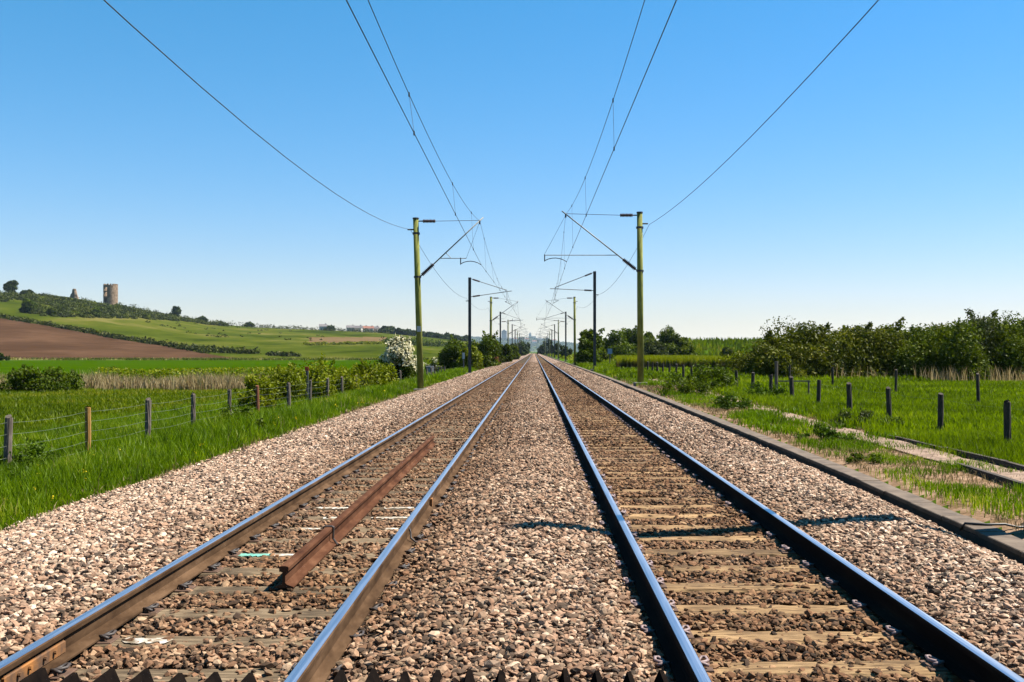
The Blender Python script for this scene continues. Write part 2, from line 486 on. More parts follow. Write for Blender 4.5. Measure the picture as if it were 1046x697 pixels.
M_PAINT_G = noisy_mat('turquoise_splash', [(.35, (.14,.30,.22)), (.5, (.14,.42,.33)), (.65, (.28,.60,.48))], 14, .8)

ZS = -.172   # sleeper top under the foot/pad of the rail
def sleeper_mesh(seed):
    rs = np.random.default_rng(seed)
    nx = 27; xs = np.linspace(-1.3, 1.3, nx)
    prof = [(-.125,-.13), (-.125,-.018), (-.108,0), (-.03,.003), (.03,.003), (.108,0), (.125,-.018), (.125,-.13)]
    V = []
    for x in xs:
        for (y, z) in prof:
            w = min(1, (1.3-abs(x))/.05+.5)
            V.append((x, y*(1 if z < -.1 else w) + rs.uniform(-.006, .006), z + rs.uniform(-.005, .004)))
    n = len(prof); q = []
    for i in range(nx-1):
        for k in range(n-1):
            q.append((i*n+k, i*n+k+1, (i+1)*n+k+1, (i+1)*n+k))
    V = np.array(V)
    ends = [tuple(range(n)), tuple((nx-1)*n + k for k in range(n-1, -1, -1))]
    q = np.array(q)[:, ::-1]
    me = mesh_np('beam', V, [q, np.array(ends)[:, ::-1]], M_SLP_R)
    return me
def plate_mb(cx):
    b = MB()
    b.box(cx-.165, cx+.165, -.085, .085, 0.0, .012, bev=.004)
    b.box(cx-.115, cx-.082, -.05, .05, .012, .032, bev=.004)
    b.box(cx+.082, cx+.115, -.05, .05, .012, .032, bev=.004)
    return b
def clip_mb(cx, sgn):
    # spring clip bent from round bar: one leg through the housing, the toe bearing on the rail foot
    b = MB()
    p = [(.150,-.062,.030), (.125,-.068,.042), (.098,-.055,.046), (.092,-.02,.038), (.100,.03,.040), (.125,.062,.052),
         (.150,.055,.054), (.155,.0,.048), (.135,-.035,.050), (.085,-.045,.044), (.062,-.02,.036)]
    b.tube([(cx+sgn*(x*.8+.02), y*.8, z*.72+.006) for x, y, z in p], .0095, 6)
    return b

def make_sleeper(ox, mwood, mclip, label, group, detail=True, seed=0):
    t = thing('railway_sleeper', label, 'sleeper', (ox, 0, ZS), group)
    bm = sleeper_mesh(seed); bm.parent = t
    bm.data.materials[0] = mwood
    if detail:
        for r in (-.7525, .7525):
            pl = plate_mb(r).build('baseplate', M_PLATE, t)
            for s in (-1, 1):
                clip_mb(r, s).build('rail_clip', mclip, pl, smooth=True)
    return t
N_SL = 150
N_DET = 45
protos = {}
for tr, (ox, mw, mc, y0, lab, grp) in {
    'l': (-1.9075, M_SLP_L, M_CLIP_D, SL_L0, 'grey brown timber sleeper half buried in ballast under the left track', 'sleepers of the left track'),
    'r': (1.56, M_SLP_R, M_CLIP_P, SL_R0, 'tan timber sleeper lying bare under the right track', 'sleepers of the right track')}.items():
    near = [make_sleeper(ox, mw, mc, lab, grp, True, s) for s in (1, 2, 3)]
    plain = make_sleeper(ox, mw, mc, lab, grp, False, 4)
    used = set()
    for i in range(N_SL):
        if i < N_DET:
            src = near[i % 3]
        else:
            src = plain
        o = src if id(src) not in used else copy_tree(src)
        used.add(id(src))
        o.location = (ox + random.uniform(-.02, .02), y0 - SL_D + i*SL_D + random.uniform(-.012, .012), ZS + random.uniform(-.008, .002))
        o.rotation_euler.z = random.uniform(-.012, .012)
        protos[(tr, i)] = o
    b = MB()
    for i in range(N_SL, 1000):
        y = y0 - SL_D + i*SL_D
        b.box(ox-1.3, ox+1.3, y-.125, y+.125, ZS-.12, ZS)
    o = b.build('far_sleepers', mw)
    tag(o, 'far run of timber sleepers under the %s track' % ('left' if tr == 'l' else 'right'), 'sleepers', kind='stuff')
def splash(idx, x0, x1, m, label, y0=-.09, y1=.05):
    o = protos[('l', idx)]
    rs = random.Random(idx*7+int(x0*100))
    vs, n = [], 14
    for i in range(n+1):
        x = x0+(x1-x0)*i/n
        e = .35 if i in (0, n) else 1
        vs.append((x, y0*rs.uniform(.4, 1)*e, .0072)); vs.append((x, y1*rs.uniform(.3, 1)*e, .0072))
    b = MB(); b.add(vs, [(2*i, 2*i+2, 2*i+3, 2*i+1) for i in range(n)])
    p = b.build('paint_splash', m, o); p['label'] = label
def nearest_sleeper(d): return int(round((d-SL_L0)/SL_D))+1
splash(nearest_sleeper(8.4), -.62, -.30, M_PAINT_G, 'turquoise paint splashed across the sleeper top')
splash(nearest_sleeper(8.4), -.34, .02, M_PAINT_W, 'chalky white smear beside the turquoise splash')
for dd, a, b_ in ((9.6, -.4, .0), (9.6, .45, .66), (10.25, -.3, -.05), (10.25, .2, .66), (10.9, -.5, -.1), (10.9, .25, .62)):
    splash(nearest_sleeper(dd), a, b_, M_PAINT_W, 'white paint streak along the sleeper top')
splash(nearest_sleeper(5.98), -.55, -.25, M_PAINT_W, 'pale worn streak on the sleeper top')

# ------------------------------------------------------------------ rails
def rail_mats():
    t = NT('rail_steel_polished')
    n = t.noise(t.coord(), 8, 5, .6, (6, .12, 6))
    top = t.pbr(t.ramp(n, [(.3, (.40,.43,.50)), (.7, (.58,.61,.68))]), t.math('ADD', t.math('MULTIPLY', n, .2), .26), 1.0, None, .5)
    def side(name, stops):
        t = NT(name)
        n = t.noise(t.world(), 6, 7, .65, (1, .35, 1))
        return t.pbr(t.ramp(n, stops), .95, 0, t.bump(n, .35, .004), .04)
    s = side('rail_side_rust', [(.3, (.035,.019,.010)), (.5, (.080,.046,.025)), (.7, (.14,.083,.047))])
    r = side('rail_rust_red', [(.3, (.045,.018,.010)), (.5, (.085,.036,.019)), (.7, (.14,.066,.036))])
    d = side('rail_side_shade', [(.3, (.007,.005,.004)), (.5, (.013,.009,.007)), (.7, (.026,.018,.012))])  # near-black version of the side rust; shade painted into the right-track rails
    return top, s, r, d
M_RTOP, M_RSIDE, M_RRED, M_RSHADE = rail_mats()
PROF = [(-.070,-.159), (.070,-.159), (.070,-.149), (.022,-.132), (.010,-.118), (.010,-.045), (.033,-.036), (.035,-.010), (.029,-.002), (.012,.0015),
        (-.012,.0015), (-.029,-.002), (-.035,-.010), (-.033,-.036), (-.010,-.045), (-.010,-.118), (-.022,-.132), (-.070,-.149)]
def rail(name, label, x, y0, y1, mats, group=None):
    b = MB()
    prof = [(x+a, z) for a, z in PROF]
    ys = [y0] + list(np.arange(y0+9, min(y1, 60), 9)) + [y1] if y1-y0 > 12 else [y0, y1]
    b.prism(prof, y0, y1, 0, lambda i: 1 if i in (8, 9, 10) else 0)
    o = b.build(name, mats)
    tag(o, label, 'rail', group)
    return o
labs = ['polished running rail along the left shoulder, outer rail of left track', 'polished running rail of left track beside the middle ballast',
        'polished running rail of right track beside the middle ballast', 'polished running rail of right track, the one nearer the concrete trough']
rails = []
for x, lb in zip(RAILS, labs):
    rails.append(rail('running_rail', lb, x, -3, 1000, [M_RSIDE if x < 0 else M_RSHADE, M_RTOP]))
# rail joint with fishplate and orange fresh rust on the outer left rail, bond wire on its partner
M_ORANGE = noisy_mat('fresh_orange_rust', [(.40, (.10,.052,.026)), (.50, (.19,.085,.028)), (.60, (.30,.12,.028)), (.8, (.40,.20,.05))], 6, .85)
b = MB(); b.box(RAILS[0]+.011, RAILS[0]+.026, 4.95, 5.60, -.126, -.058, bev=.010)
fp = b.build('fishplate', M_ORANGE, rails[0]); fp['label'] = 'orange rusted fishplate bolted to the rail web'
for y in (5.08, 5.19, 5.35, 5.46):
    MB().tube([(RAILS[0]+.030, y, -.088), (RAILS[0]+.044, y, -.088)], .012, 6).build('bolt', M_ORANGE, fp)
b = MB(); b.tube([(RAILS[1]+.030, 8.95, -.02), (RAILS[1]+.045, 8.95, -.06), (RAILS[1]+.05, 8.93, -.11), (RAILS[1]+.10, 8.9, -.145), (RAILS[1]+.2, 8.95, -.13)], .009, 6)
b.build('bond_wire', M_CLIP_D, rails[1], smooth=True)
b = MB(); b.box(RAILS[1]+.011, RAILS[1]+.040, 10.9, 11.0, -.14, -.05, bev=.004)
o = b.build('bond_lug', M_ORANGE, rails[1])
# spare rusty rail lying in the left four-foot
b = MB()
b.prism([(x, z) for x, z in PROF], 0, 11.25, 0)
sp = b.build('spare_rail', M_RRED)
sp.location = (-1.815, 7.22, ZS+.162+.014); sp.rotation_euler.z = .0055
tag(sp, 'rusty red length of spare rail lying loose on the left sleepers', 'rail')
b = MB(); b.tube([(-.078,1.62,-.16), (-.04,1.62,-.10), (-.045,1.62,-.0), (-.03,1.62,.006), (.03,1.62,.006), (.045,1.62,0), (.04,1.62,-.10), (.078,1.62,-.158)], .010, 6)
b.build('wire_tie', M_CLIP_D, sp)

# ------------------------------------------------------------------ anti-trespass guards at the crossing
M_RUBBER = noisy_mat('dark_guard_timber', [(.3, (.006,.005,.005)), (.7, (.014,.010,.008))], 12, .95, spec=.0)
def guard(x0, x1, yfar, zap, label):
    t = thing('trespass_guard', label, 'trespass guard', ((x0+x1)/2, yfar-.6, zap-.17), 'trespass guards across the tracks')
    n = max(1, int(round((x1-x0)/.162))); w = (x1-x0)/n
    MB().box(-(x1-x0)/2, (x1-x0)/2, -.6, .598, 0, .055).build('base_board', M_RUBBER, t)
    for i in range(n):
        c = -(x1-x0)/2 + w*(i+.5)
        dz = random.uniform(-.012, .006); dy = random.uniform(-.02, .02)
        w2 = w*random.uniform(.30, .40); b = MB(); b.prism([(c-w2, .056), (c+w2, .056), (c+.010, .172+dz), (c-.010, .172+dz)], -.6+dy, .6+dy)
        b.build('ridge', M_RUBBER, t)
guard(-2.50, -1.30, 4.88, .0, 'dark ridged trespass guard between the two left rails')
guard(-1.02, .70, 4.88, .0, 'dark ridged trespass guard across the middle ballast')
guard(.94, 2.18, 4.80, -.02, 'dark ridged trespass guard between the two right rails')

# ------------------------------------------------------------------ cable trough, path, cable
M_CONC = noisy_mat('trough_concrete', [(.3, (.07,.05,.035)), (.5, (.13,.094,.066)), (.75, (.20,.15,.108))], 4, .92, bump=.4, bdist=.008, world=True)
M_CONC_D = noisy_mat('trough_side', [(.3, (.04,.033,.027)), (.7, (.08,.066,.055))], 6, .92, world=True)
tr = thing('cable_trough', 'long grey concrete cable trough with lids beside the right ballast shoulder', 'cable trough', (4.6, 4, -.45))
ys = np.concatenate([np.arange(3.0, 66, .92), np.geomspace(67, 420, 26)])
b = MB()
for i in range(len(ys)-1):
    y0, y1 = ys[i], ys[i+1]
    z0, z1 = float(ztrough(y0))-.055, float(ztrough(y1))-.055
    for (xa, xb) in ((4.63, 4.68), (4.83, 4.88)):
        vs = [(xa,y0,z0-.3),(xb,y0,z0-.3),(xb,y1,z1-.3),(xa,y1,z1-.3),(xa,y0,z0),(xb,y0,z0),(xb,y1,z1),(xa,y1,z1)]
        vs = [(x-4.6, y-4, z+.45) for x, y, z in vs]
        b.add(vs, [(0,3,2,1),(4,5,6,7),(0,1,5,4),(1,2,6,5),(2,3,7,6),(3,0,4,7)])
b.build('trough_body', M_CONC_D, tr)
lid_me = None
for i in range(len(ys)-1):
    y0, y1 = ys[i], ys[i+1]
    if y0 > 62: break
    z = (float(ztrough(y0))+float(ztrough(y1)))/2
    if lid_me is None:
        lid = MB().box(-.14, .14, -.453, .453, -.05, 0, bev=.008).build('lid', M_CONC, tr); lid_me = lid.data
    else:
        lid = link(bpy.data.objects.new('lid', lid_me), tr)
    sl = (float(ztrough(y1))-float(ztrough(y0)))/(y1-y0)
    lid.location = (.155+random.uniform(-.01, .01), (y0+y1)/2-4, z+.45+random.uniform(-.006, .006))
    lid.rotation_euler = (sl, random.uniform(-.012, .012), random.uniform(-.012, .012))
b = MB()
far = [y for y in ys if y > 61.5]
for y0, y1 in zip(far[:-1], far[1:]):
    z0, z1 = float(ztrough(y0)), float(ztrough(y1))
    vs = [(4.615,y0,z0-.05),(4.895,y0,z0-.05),(4.895,y1,z1-.05),(4.615,y1,z1-.05),(4.615,y0,z0),(4.895,y0,z0),(4.895,y1,z1),(4.615,y1,z1)]
    b.add([(x-4.6, y-4, z+.45) for x, y, z in vs], [(0,3,2,1),(4,5,6,7),(0,1,5,4),(1,2,6,5),(2,3,7,6),(3,0,4,7)])
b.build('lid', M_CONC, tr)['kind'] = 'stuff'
M_BLACK = noisy_mat('black_sheath', [(.3, (.012,.012,.013)), (.7, (.03,.03,.03))], 10, .5, bump=0)
zt = float(ztrough(10.6))
b = MB(); b.tube([(4.60, 10.75, zt-.06), (4.64, 10.72, zt+.02), (4.85, 10.66, zt+.016), (5.04, 10.66, zt+.02), (5.2, 10.7, zt-.02), (5.8, 10.78, zt-.01), (6.4, 10.7, zt-.02)], .014, 6)
tag(b.build('black_cable', M_BLACK, smooth=True), 'black cable lying across the concrete trough lids', 'cable')

# dirt path between timber boards
def path_x(y): return 7.02 + .18*math.sin(y*.16) * min(1, max(0, (y-18)/10))
def strip(name, xa, xb, ys, dz, m):
    vs = []
    for y in ys:
        c = path_x(y)
        for k in range(5):
            x = c + xa+(xb-xa)*k/4 + (float(vnoise(y, k, .5, 3))-.5)*.10
            vs.append((x, y, float(G(x, y))+dz))
    q = [(i*5+k, i*5+k+1, i*5+k+6, i*5+k+5) for i in range(len(ys)-1) for k in range(4)]
    return mesh_np(name, vs, np.array(q), m, smooth=True)
M_DIRT = noisy_mat('path_dirt', [(.3, (.10,.066,.042)), (.5, (.24,.158,.108)), (.7, (.34,.235,.168))], 5, .95, bump=.5, bdist=.02, world=True)
tag(strip('dirt_path', -.33, .36, np.arange(5, 62, .25), .03, M_DIRT), kind='structure')
M_OLDTIM = noisy_mat('old_timber', [(.3, (.018,.013,.009)), (.5, (.05,.037,.026)), (.75, (.11,.08,.055))], 6, .9, (5, .5, 5), world=True)
def boards(label, off, y0, y1, hgt):
    t = thing('timber_edging', label, 'edging', (path_x(y0)+off, y0, float(G(path_x(y0)+off, y0))))
    y = y0
    while y < y1:
        yb = min(y+2.4, y1)
        xa, xb = path_x(y)+off, path_x(yb)+off
        za, zb = float(G(xa, y))+hgt+random.uniform(-.015, .02), float(G(xb, yb))+hgt+random.uniform(-.015, .02)
        vs = []
        for (x, yy, z) in ((xa, y+.01, za), (xb, yb-.01, zb)):
            for dx, dz in ((-.04, -.25), (.04, -.25), (.04, 0), (-.04, 0)): vs.append((x+dx-t.location.x, yy-t.location.y, z+dz-t.location.z))
        b = MB(); b.add(vs, [(3,2,1,0), (4,5,6,7), (0,1,5,4), (1,2,6,5), (2,3,7,6), (3,0,4,7)]); b.build('board', M_OLDTIM, t)
        y = yb
boards('dark timber edging boards on the meadow side of the dirt path', .44, 8.5, 21, .10)
boards('low broken timber edging on the track side of the dirt path', -.40, 8.5, 15.5, .09)

# ------------------------------------------------------------------ masts and catenary
M_SIGNW = noisy_mat('sign_white', [(.3, (.40,.43,.46)), (.7, (.52,.55,.58))], 6, .6, bump=0)
M_GREEN = None
def lichen():
    t = NT('lichen_green_post')
    n = t.noise(t.coord(), 2.2, 7, .65, (1.5, 1.5, .6))
    return t.pbr(t.ramp(n, [(.28, (.07,.06,.025)), (.42, (.15,.16,.025)), (.6, (.235,.245,.045)), (.8, (.31,.31,.10))]), .85, 0, t.bump(n, .2, .01), .25)
M_GREEN = lichen()
M_DARKST = noisy_mat('dark_painted_steel', [(.3, (.018,.022,.026)), (.7, (.05,.055,.06))], 3, .55, bump=.1)
M_GREYG = noisy_mat('grey_green_steel', [(.3, (.11,.13,.08)), (.7, (.20,.22,.14))], 3, .7, bump=.1)
M_GALV = noisy_mat('galvanised_tube', [(.3, (.20,.215,.22)), (.7, (.34,.36,.36))], 8, .55, bump=0)
M_INSUL = noisy_mat('brown_insulator', [(.3, (.055,.035,.030)), (.7, (.11,.065,.055))], 12, .35, bump=0)
M_WIRE = noisy_mat('dark_wire', [(.3, (.05,.055,.06)), (.7, (.10,.105,.11))], 8, .55, bump=0)
M_FOOT = noisy_mat('concrete_foot', [(.3, (.12,.105,.085)), (.7, (.22,.195,.16))], 6, .95)

def insul(p0, p1, r=.075, n=9):
    """ribbed insulator between two points"""
    p0, p1 = Vector(p0), Vector(p1); pts, rs = [], []
    for i in range(n):
        for a, rr in ((.0, .55), (.25, 1.0), (.6, 1.0), (.85, .55)):
            pts.append(p0.lerp(p1, (i+a)/n)); rs.append(r*rr)
    pts.append(p1); rs.append(r*.5)
    return MB().tube(pts, rs, 8)

def lv(x, y, z): return Vector((x, y, z))
def mast_a(X, Y, zb, top, side, mess, cont, mpost, label, lean=0.0, fine=True, dark_top=False):
    """round post with a sloping strut cantilever; mess/cont: (x,z) world of messenger and contact wires"""
    t = thing('catenary_mast', label, 'mast', (X, Y, zb), 'catenary masts along both tracks')
    h = top-zb
    def w(x, z, y=0): return (x-X, y, z-zb)
    r = .155
    MB().tube([(0,0,-.4), (lean*.5,0,h*.5), (lean,0,h)], [r*1.04, r, r*.9], 12).build('post', mpost, t, smooth=True)
    MB().box(-.34, .34, -.34, .34, -.35, .07, bev=.03).build('foundation', M_FOOT, t)
    s = -side                                     # towards the track
    MB().tube([(lean,0,h-.02), (lean,0,h+.05)], r*1.05, 10).build('cap', M_DARKST, t)
    zt = top-.12
    b = MB()
    b.tube([w(X+lean-s*.05, zt), w(X+lean+s*.42, zt)], .035, 6)
    b.build('top_bracket', M_DARKST, t)
    insul(w(X+lean+s*.36, zt), w(X+lean+s*1.0, zt), .095).build('top_insulator', M_INSUL, t)
    MB().tube([w(X+lean+s*.95, zt), w(mess[0], mess[1]+.02)], .013, 5).build('tie_wire', M_WIRE, t)
    zs = zb + h*.66
    st0, st1 = Vector(w(X+lean*.66+s*.12, zs)), Vector(w(mess[0], mess[1]))
    dirn = (st1-st0).normalized()
    for zz in (zs, top-.75):
        MB().tube([(lean*(zz-zb)/h, 0, zz-zb-.05), (lean*(zz-zb)/h, 0, zz-zb+.05)], r*1.22, 10).build('collar', M_DARKST, t)
    insul(st0+dirn*.15, st0+dirn*.95, .10, 10).build('strut_insulator', M_INSUL, t)
    MB().tube([st0, st0+dirn*.2], .035, 6).build('strut_pin', M_DARKST, t)
    MB().tube([st0+dirn*.9, st1+dirn*.25], .034, 7).build('strut', M_GALV, t, smooth=True)
    MB().tube([st1, st1+Vector((0,0,-.18))], .04, 6).build('messenger_clamp', M_DARKST, t)
    # registration arm, drop bracket and curved steady arm
    zr = cont[1]+.33
    k = (zr-zb-st0.z)/(st1.z-st0.z)
    a0 = st0.lerp(st1, k)
    if side > 0: xe, xd = cont[0]-1.15, cont[0]-1.12
    else:        xe, xd = a0.x+X+1.35, cont[0]-1.05
    b = MB(); b.tube([a0, w(xe, zr)], .022, 6)
    b.build('registration_arm', M_GALV, t)
    if side < 0:
        k2 = k+.10; a2 = st0.lerp(st1, k2)
        MB().tube([a2, (a2.x+.28, 0, zr-zb)], .018, 5).build('brace', M_GALV, t)
    MB().tube([w(xd, zr+.03), w(xd, zr-.32)], .026, 6).build('drop_bracket', M_DARKST, t)
    b = MB(); pts = []
    for i in range(7):
        q = i/6
        pts.append(w(xd+(cont[0]-xd)*q, zr-.28+(cont[1]+.0-zr+.28)*q + .16*math.sin(q*math.pi)**.8 if 0 < q < 1 else (zr-.28 if q == 0 else cont[1])))
    b.tube(pts, .022, 6).build('steady_arm', M_DARKST, t, smooth=True)
    MB().tube([w(xe, zr), w(mess[0], mess[1]-.05)], .007, 4).build('stay_wire', M_WIRE, t)
    if side < 0 and fine and Y < 60: MB().box(lean*.3-.10, lean*.3+.10, -r*1.06-.02, -r*1.06, h*.34, h*.34+.28).build('number_plate', M_SIGNW, t)
    zf = top-.55
    MB().tube([w(X+lean, zf), w(X+lean-s*.42, zf)], .04, 6).build('feeder_bracket', M_DARKST, t)
    return t
def mast_b(X, Y, zb, top, side, mess, cont, mpost, label):
    """rolled steel H post with two arms that meet at the messenger wire"""
    t = thing('catenary_mast', label, 'mast', (X, Y, zb), 'catenary masts along both tracks')
    h = top-zb; s = -side
    def w(x, z, y=0): return (x-X, y, z-zb)
    b = MB()
    b.box(-.125, .125, -.125, -.105, -.4, h); b.box(-.125, .125, .105, .125, -.4, h); b.box(-.012, .012, -.1049, .1049, -.4, h-.001)
    b.build('post', mpost, t)
    MB().box(-.36, .36, -.36, .36, -.35, .06, bev=.03).build('foundation', M_FOOT, t)
    for z0, z1, nm in ((top-.12, mess[1]+.06, 'upper_arm'), (top-1.72, mess[1]-.06, 'lower_arm')):
        p0, p1 = Vector(w(X+s*.13, z0)), Vector(w(mess[0], z1)); d = (p1-p0).normalized()
        insul(p0+d*.15, p0+d*.8, .085, 8).build('insulator', M_INSUL, t)
        MB().tube([p0-d*.1, p0+d*.2], .03, 6).build('arm_pin', M_DARKST, t)
        MB().tube([p0+d*.75, p1+d*(.45 if nm == 'lower_arm' else 0)], .036, 6).build(nm, M_GALV, t)
    MB().tube([w(mess[0], mess[1]+.1), w(mess[0], cont[1]+.25)], .02, 5).build('drop_tube', M_GALV, t)
    MB().tube([w(mess[0], cont[1]+.27), w(cont[0]-s*.5, cont[1]+.25), w(cont[0], cont[1])], .02, 5).build('steady_arm', M_DARKST, t)
    MB().tube([w(X, top-2.1), w(X-s*.35, top-2.1)], .04, 6).build('feeder_bracket', M_DARKST, t)
    return t

MY = [50.6, 89, 132, 170, 221, 262, 303, 345, 390, 436, 482, 530]
LX, RX = -5.75, 5.42
# messenger and contact per mast: (x,z)
Lm = [(-2.76, 8.22), (-2.42, 7.0), (-2.2, 8.2), (-2.3, 7.0)] + [(-2.1, 7.6)]*8
Lc = [(-2.68, 5.98), (-2.1, 5.8), (-1.8, 5.6), (-2.05, 5.4)] + [(-1.9, 5.2)]*8
Rm = [(1.61, 8.56), (1.88, 7.25), (1.7, 8.3), (1.85, 7.2)] + [(1.7, 7.7)]*8
Rc = [(1.66, 6.14), (1.7, 5.9), (1.45, 5.7), (1.7, 5.5)] + [(1.56, 5.25)]*8
ORD = ['nearest', 'second', 'third', 'fourth', 'fifth', 'sixth', 'seventh', 'eighth', 'ninth', 'tenth', 'eleventh', 'twelfth']
for i, Y in enumerate(MY):
    for sd, X, ms, ct in ((-1, LX, Lm[i], Lc[i]), (1, RX, Rm[i], Rc[i])):
        zb = float(T(X, Y))+.06 if sd > 0 else -.38
        if sd > 0 and i == 0: zb = -.06
        sn = 'left' if sd < 0 else 'right'
        top = (8.32 if sd < 0 else 8.62) if i == 0 else ((8.2 if sd < 0 else 8.75) if i == 1 else 8.6 + (.2*((i*7) % 3)-.2))
        if i in (0, 2):
            mast_a(X, Y, zb, top, sd, ms, ct, M_GREEN,
                   '%s mast of the %s row, round and mottled yellow green, with a sloping strut' % (ORD[i], sn), -.26 if (sd < 0 and i == 0) else -.05*sd)
        elif i in (4, 7, 10):
            mast_a(X, Y, zb, top, sd, ms, ct, M_GREYG, '%s mast of the %s row, grey green with a sloping strut' % (ORD[i], sn))
        else:
            mast_b(X, Y, zb, top, sd, ms, ct, M_DARKST, '%s mast of the %s row, slim dark steel post with two arms' % (ORD[i], sn))
# the mast beside the crossing, just out of the picture, throws the shadow across the right track
t = thing('catenary_mast', 'dark steel mast beside the crossing, its shadow lying across the right track', 'mast', (5.62, 10.55, -.36), 'catenary masts along both tracks')
b = MB(); b.box(-.13, .13, -.13, -.108, -.4, 8.9); b.box(-.13, .13, .108, .13, -.4, 8.9); b.box(-.012, .012, -.1079, .1079, -.4, 8.899)
b.build('post', M_DARKST, t)
MB().box(-.3, .3, -.36, .36, -.35, .06, bev=.03).build('foundation', M_FOOT, t)

def para(p0, p1, sag, n=14):
    """points of a hanging wire"""
    p0, p1 = Vector(p0), Vector(p1)
    return [p0.lerp(p1, i/n) - Vector((0, 0, 4*sag*(i/n)*(1-i/n))) for i in range(n+1)]
def line(side, ms, ct, label, first_m, first_c, sag0):
    t = thing('overhead_line', label, 'overhead wire', (first_c[0], first_c[1], 0), 'overhead lines above the tracks')
    o = Vector(t.location)
    cpts = [Vector(first_c)] + [Vector((c[0], y, c[1])) for c, y in zip(ct, MY)]
    mp = [Vector(first_m)] + [Vector((m[0], y, m[1])) for m, y in zip(ms, MY)]
    MB().tube([p-o for p in cpts], .0085, 5).build('contact_wire', M_WIRE, t)
    pts = []
    drops = []
    for i in range(len(mp)-1):
        sg = sag0 if i == 0 else min(.9, (mp[i].z+mp[i+1].z-cpts[i].z-cpts[i+1].z)/2-.75)
        seg = para(mp[i], mp[i+1], sg, 20)
        pts += seg if i == 0 else seg[1:]
        if i < 3:
            nd = 5
            for k in range(nd):
                q = (k+.5)/nd
                if i == 0: q = [.03, .27, .485, .685, .87][k]
                j = int(q*20); f = q*20-j
                a = seg[j].lerp(seg[j+1], f); c = cpts[i].lerp(cpts[i+1], q)
                drops.append((a, c))
    MB().tube([p-o for p in pts], .0075, 5).build('messenger_wire', M_WIRE, t)
    for a, c in drops:
        b = MB(); b.tube([a-o, c-o], .0042, 4)
        for p in (a, c): b.tube([p-o+Vector((0,0,-.05)), p-o+Vector((0,0,.04))], .018, 5)
        b.build('dropper', M_WIRE, t)
line(-1, Lm, Lc, 'left overhead line: contact wire and sagging messenger joined by droppers', (-2.3, -8.6, 8.25), (-2.18, -8.6, 5.98), 1.48)
line(1, Rm, Rc, 'right overhead line: contact wire and sagging messenger joined by droppers', (1.95, -4.0, 8.75), (1.95, -4.0, 6.16), 1.42)
def feeder(pts, sags, label):
    t = None; P = []
    for i in range(len(pts)-1):
        s = para(pts[i], pts[i+1], sags[i], 18); P += s if i == 0 else s[1:]
    b = MB().tube(P, .0105, 5)
    tag(b.build('feeder_wire', M_WIRE), label, 'overhead wire')
LF = [(-6.2, -7, 8.4), (-6.28, 50.6, 7.77)] + [(-6.05, y, 6.35 if i % 2 == 0 else 7.4) for i, y in enumerate(MY[1:])]
RF = [(5.80, -3, 8.6), (5.86, 50.6, 8.03)] + [(5.75, y, 6.68 if i % 2 == 0 else 7.6) for i, y in enumerate(MY[1:])]
feeder(LF, [1.62, .75] + [.6]*20, 'single sagging wire outside the left mast row')
feeder(RF, [.95, .75] + [.6]*20, 'single sagging wire outside the right mast row')

# ------------------------------------------------------------------ grasses
def blades(name, x, y, h, w, m, lean=.35, z=None, hf=False, rnd=None, kind='stuff'):
    n = len(x)
    if z is None: z = T(x, y)
    th = rng.uniform(0, 2*np.pi, n)
    face = rng.uniform(0, 2*np.pi, n)
    lx, ly = np.cos(th)*h*lean*rng.uniform(.2, 1, n), np.sin(th)*h*lean*rng.uniform(.2, 1, n)
    wx, wy = np.cos(face)*w/2, np.sin(face)*w/2
    P = np.zeros((n, 5, 3))
    P[:, 0] = np.stack([x-wx, y-wy, z-.03], -1); P[:, 1] = np.stack([x+wx, y+wy, z-.03], -1)
    mx, my, mz = x+lx*.35, y+ly*.35, z+h*.58
    P[:, 2] = np.stack([mx+wx*.8, my+wy*.8, mz], -1); P[:, 3] = np.stack([mx-wx*.8, my-wy*.8, mz], -1)
    P[:, 4] = np.stack([x+lx, y+ly, z+h*np.sqrt(np.clip(1-(lean*.5)**2, .3, 1))], -1)
    b = (np.arange(n)*5)[:, None]
    q = b + np.array([0, 1, 2, 3]); t = b + np.array([3, 2, 4])
    if rnd is None: rnd = rng.random(n)
    at = {'rnd': np.repeat(rnd, 5)}
    if hf: at['hf'] = np.tile([0, 0, .58, .58, 1], n)
    o = mesh_np(name, P.reshape(-1, 3), [q, t], m, attrs=at)
    return tag(o, kind=kind)
def fill(x0, x1, y0, y1, dens, margin=1.4):
    n = int((x1-x0)*(y1-y0)*dens)
    x = rng.uniform(x0, x1, n); y = rng.uniform(y0, y1, n)
    k = (x > (-CX*margin)/F*y - 1.5) & (x < (1046-CX)*margin/F*y + 1.5)
    return x[k], y[k]
def rnd_for(x, y, sc=1.2, seed=50, mixw=.55):
    return np.clip(mixw*rng.random(len(x)) + (1-mixw)*(fnoise(x, y, sc, seed)*2.4-.7), 0, 1)
def cat(lst):
    return [np.concatenate(a) for a in zip(*lst)]

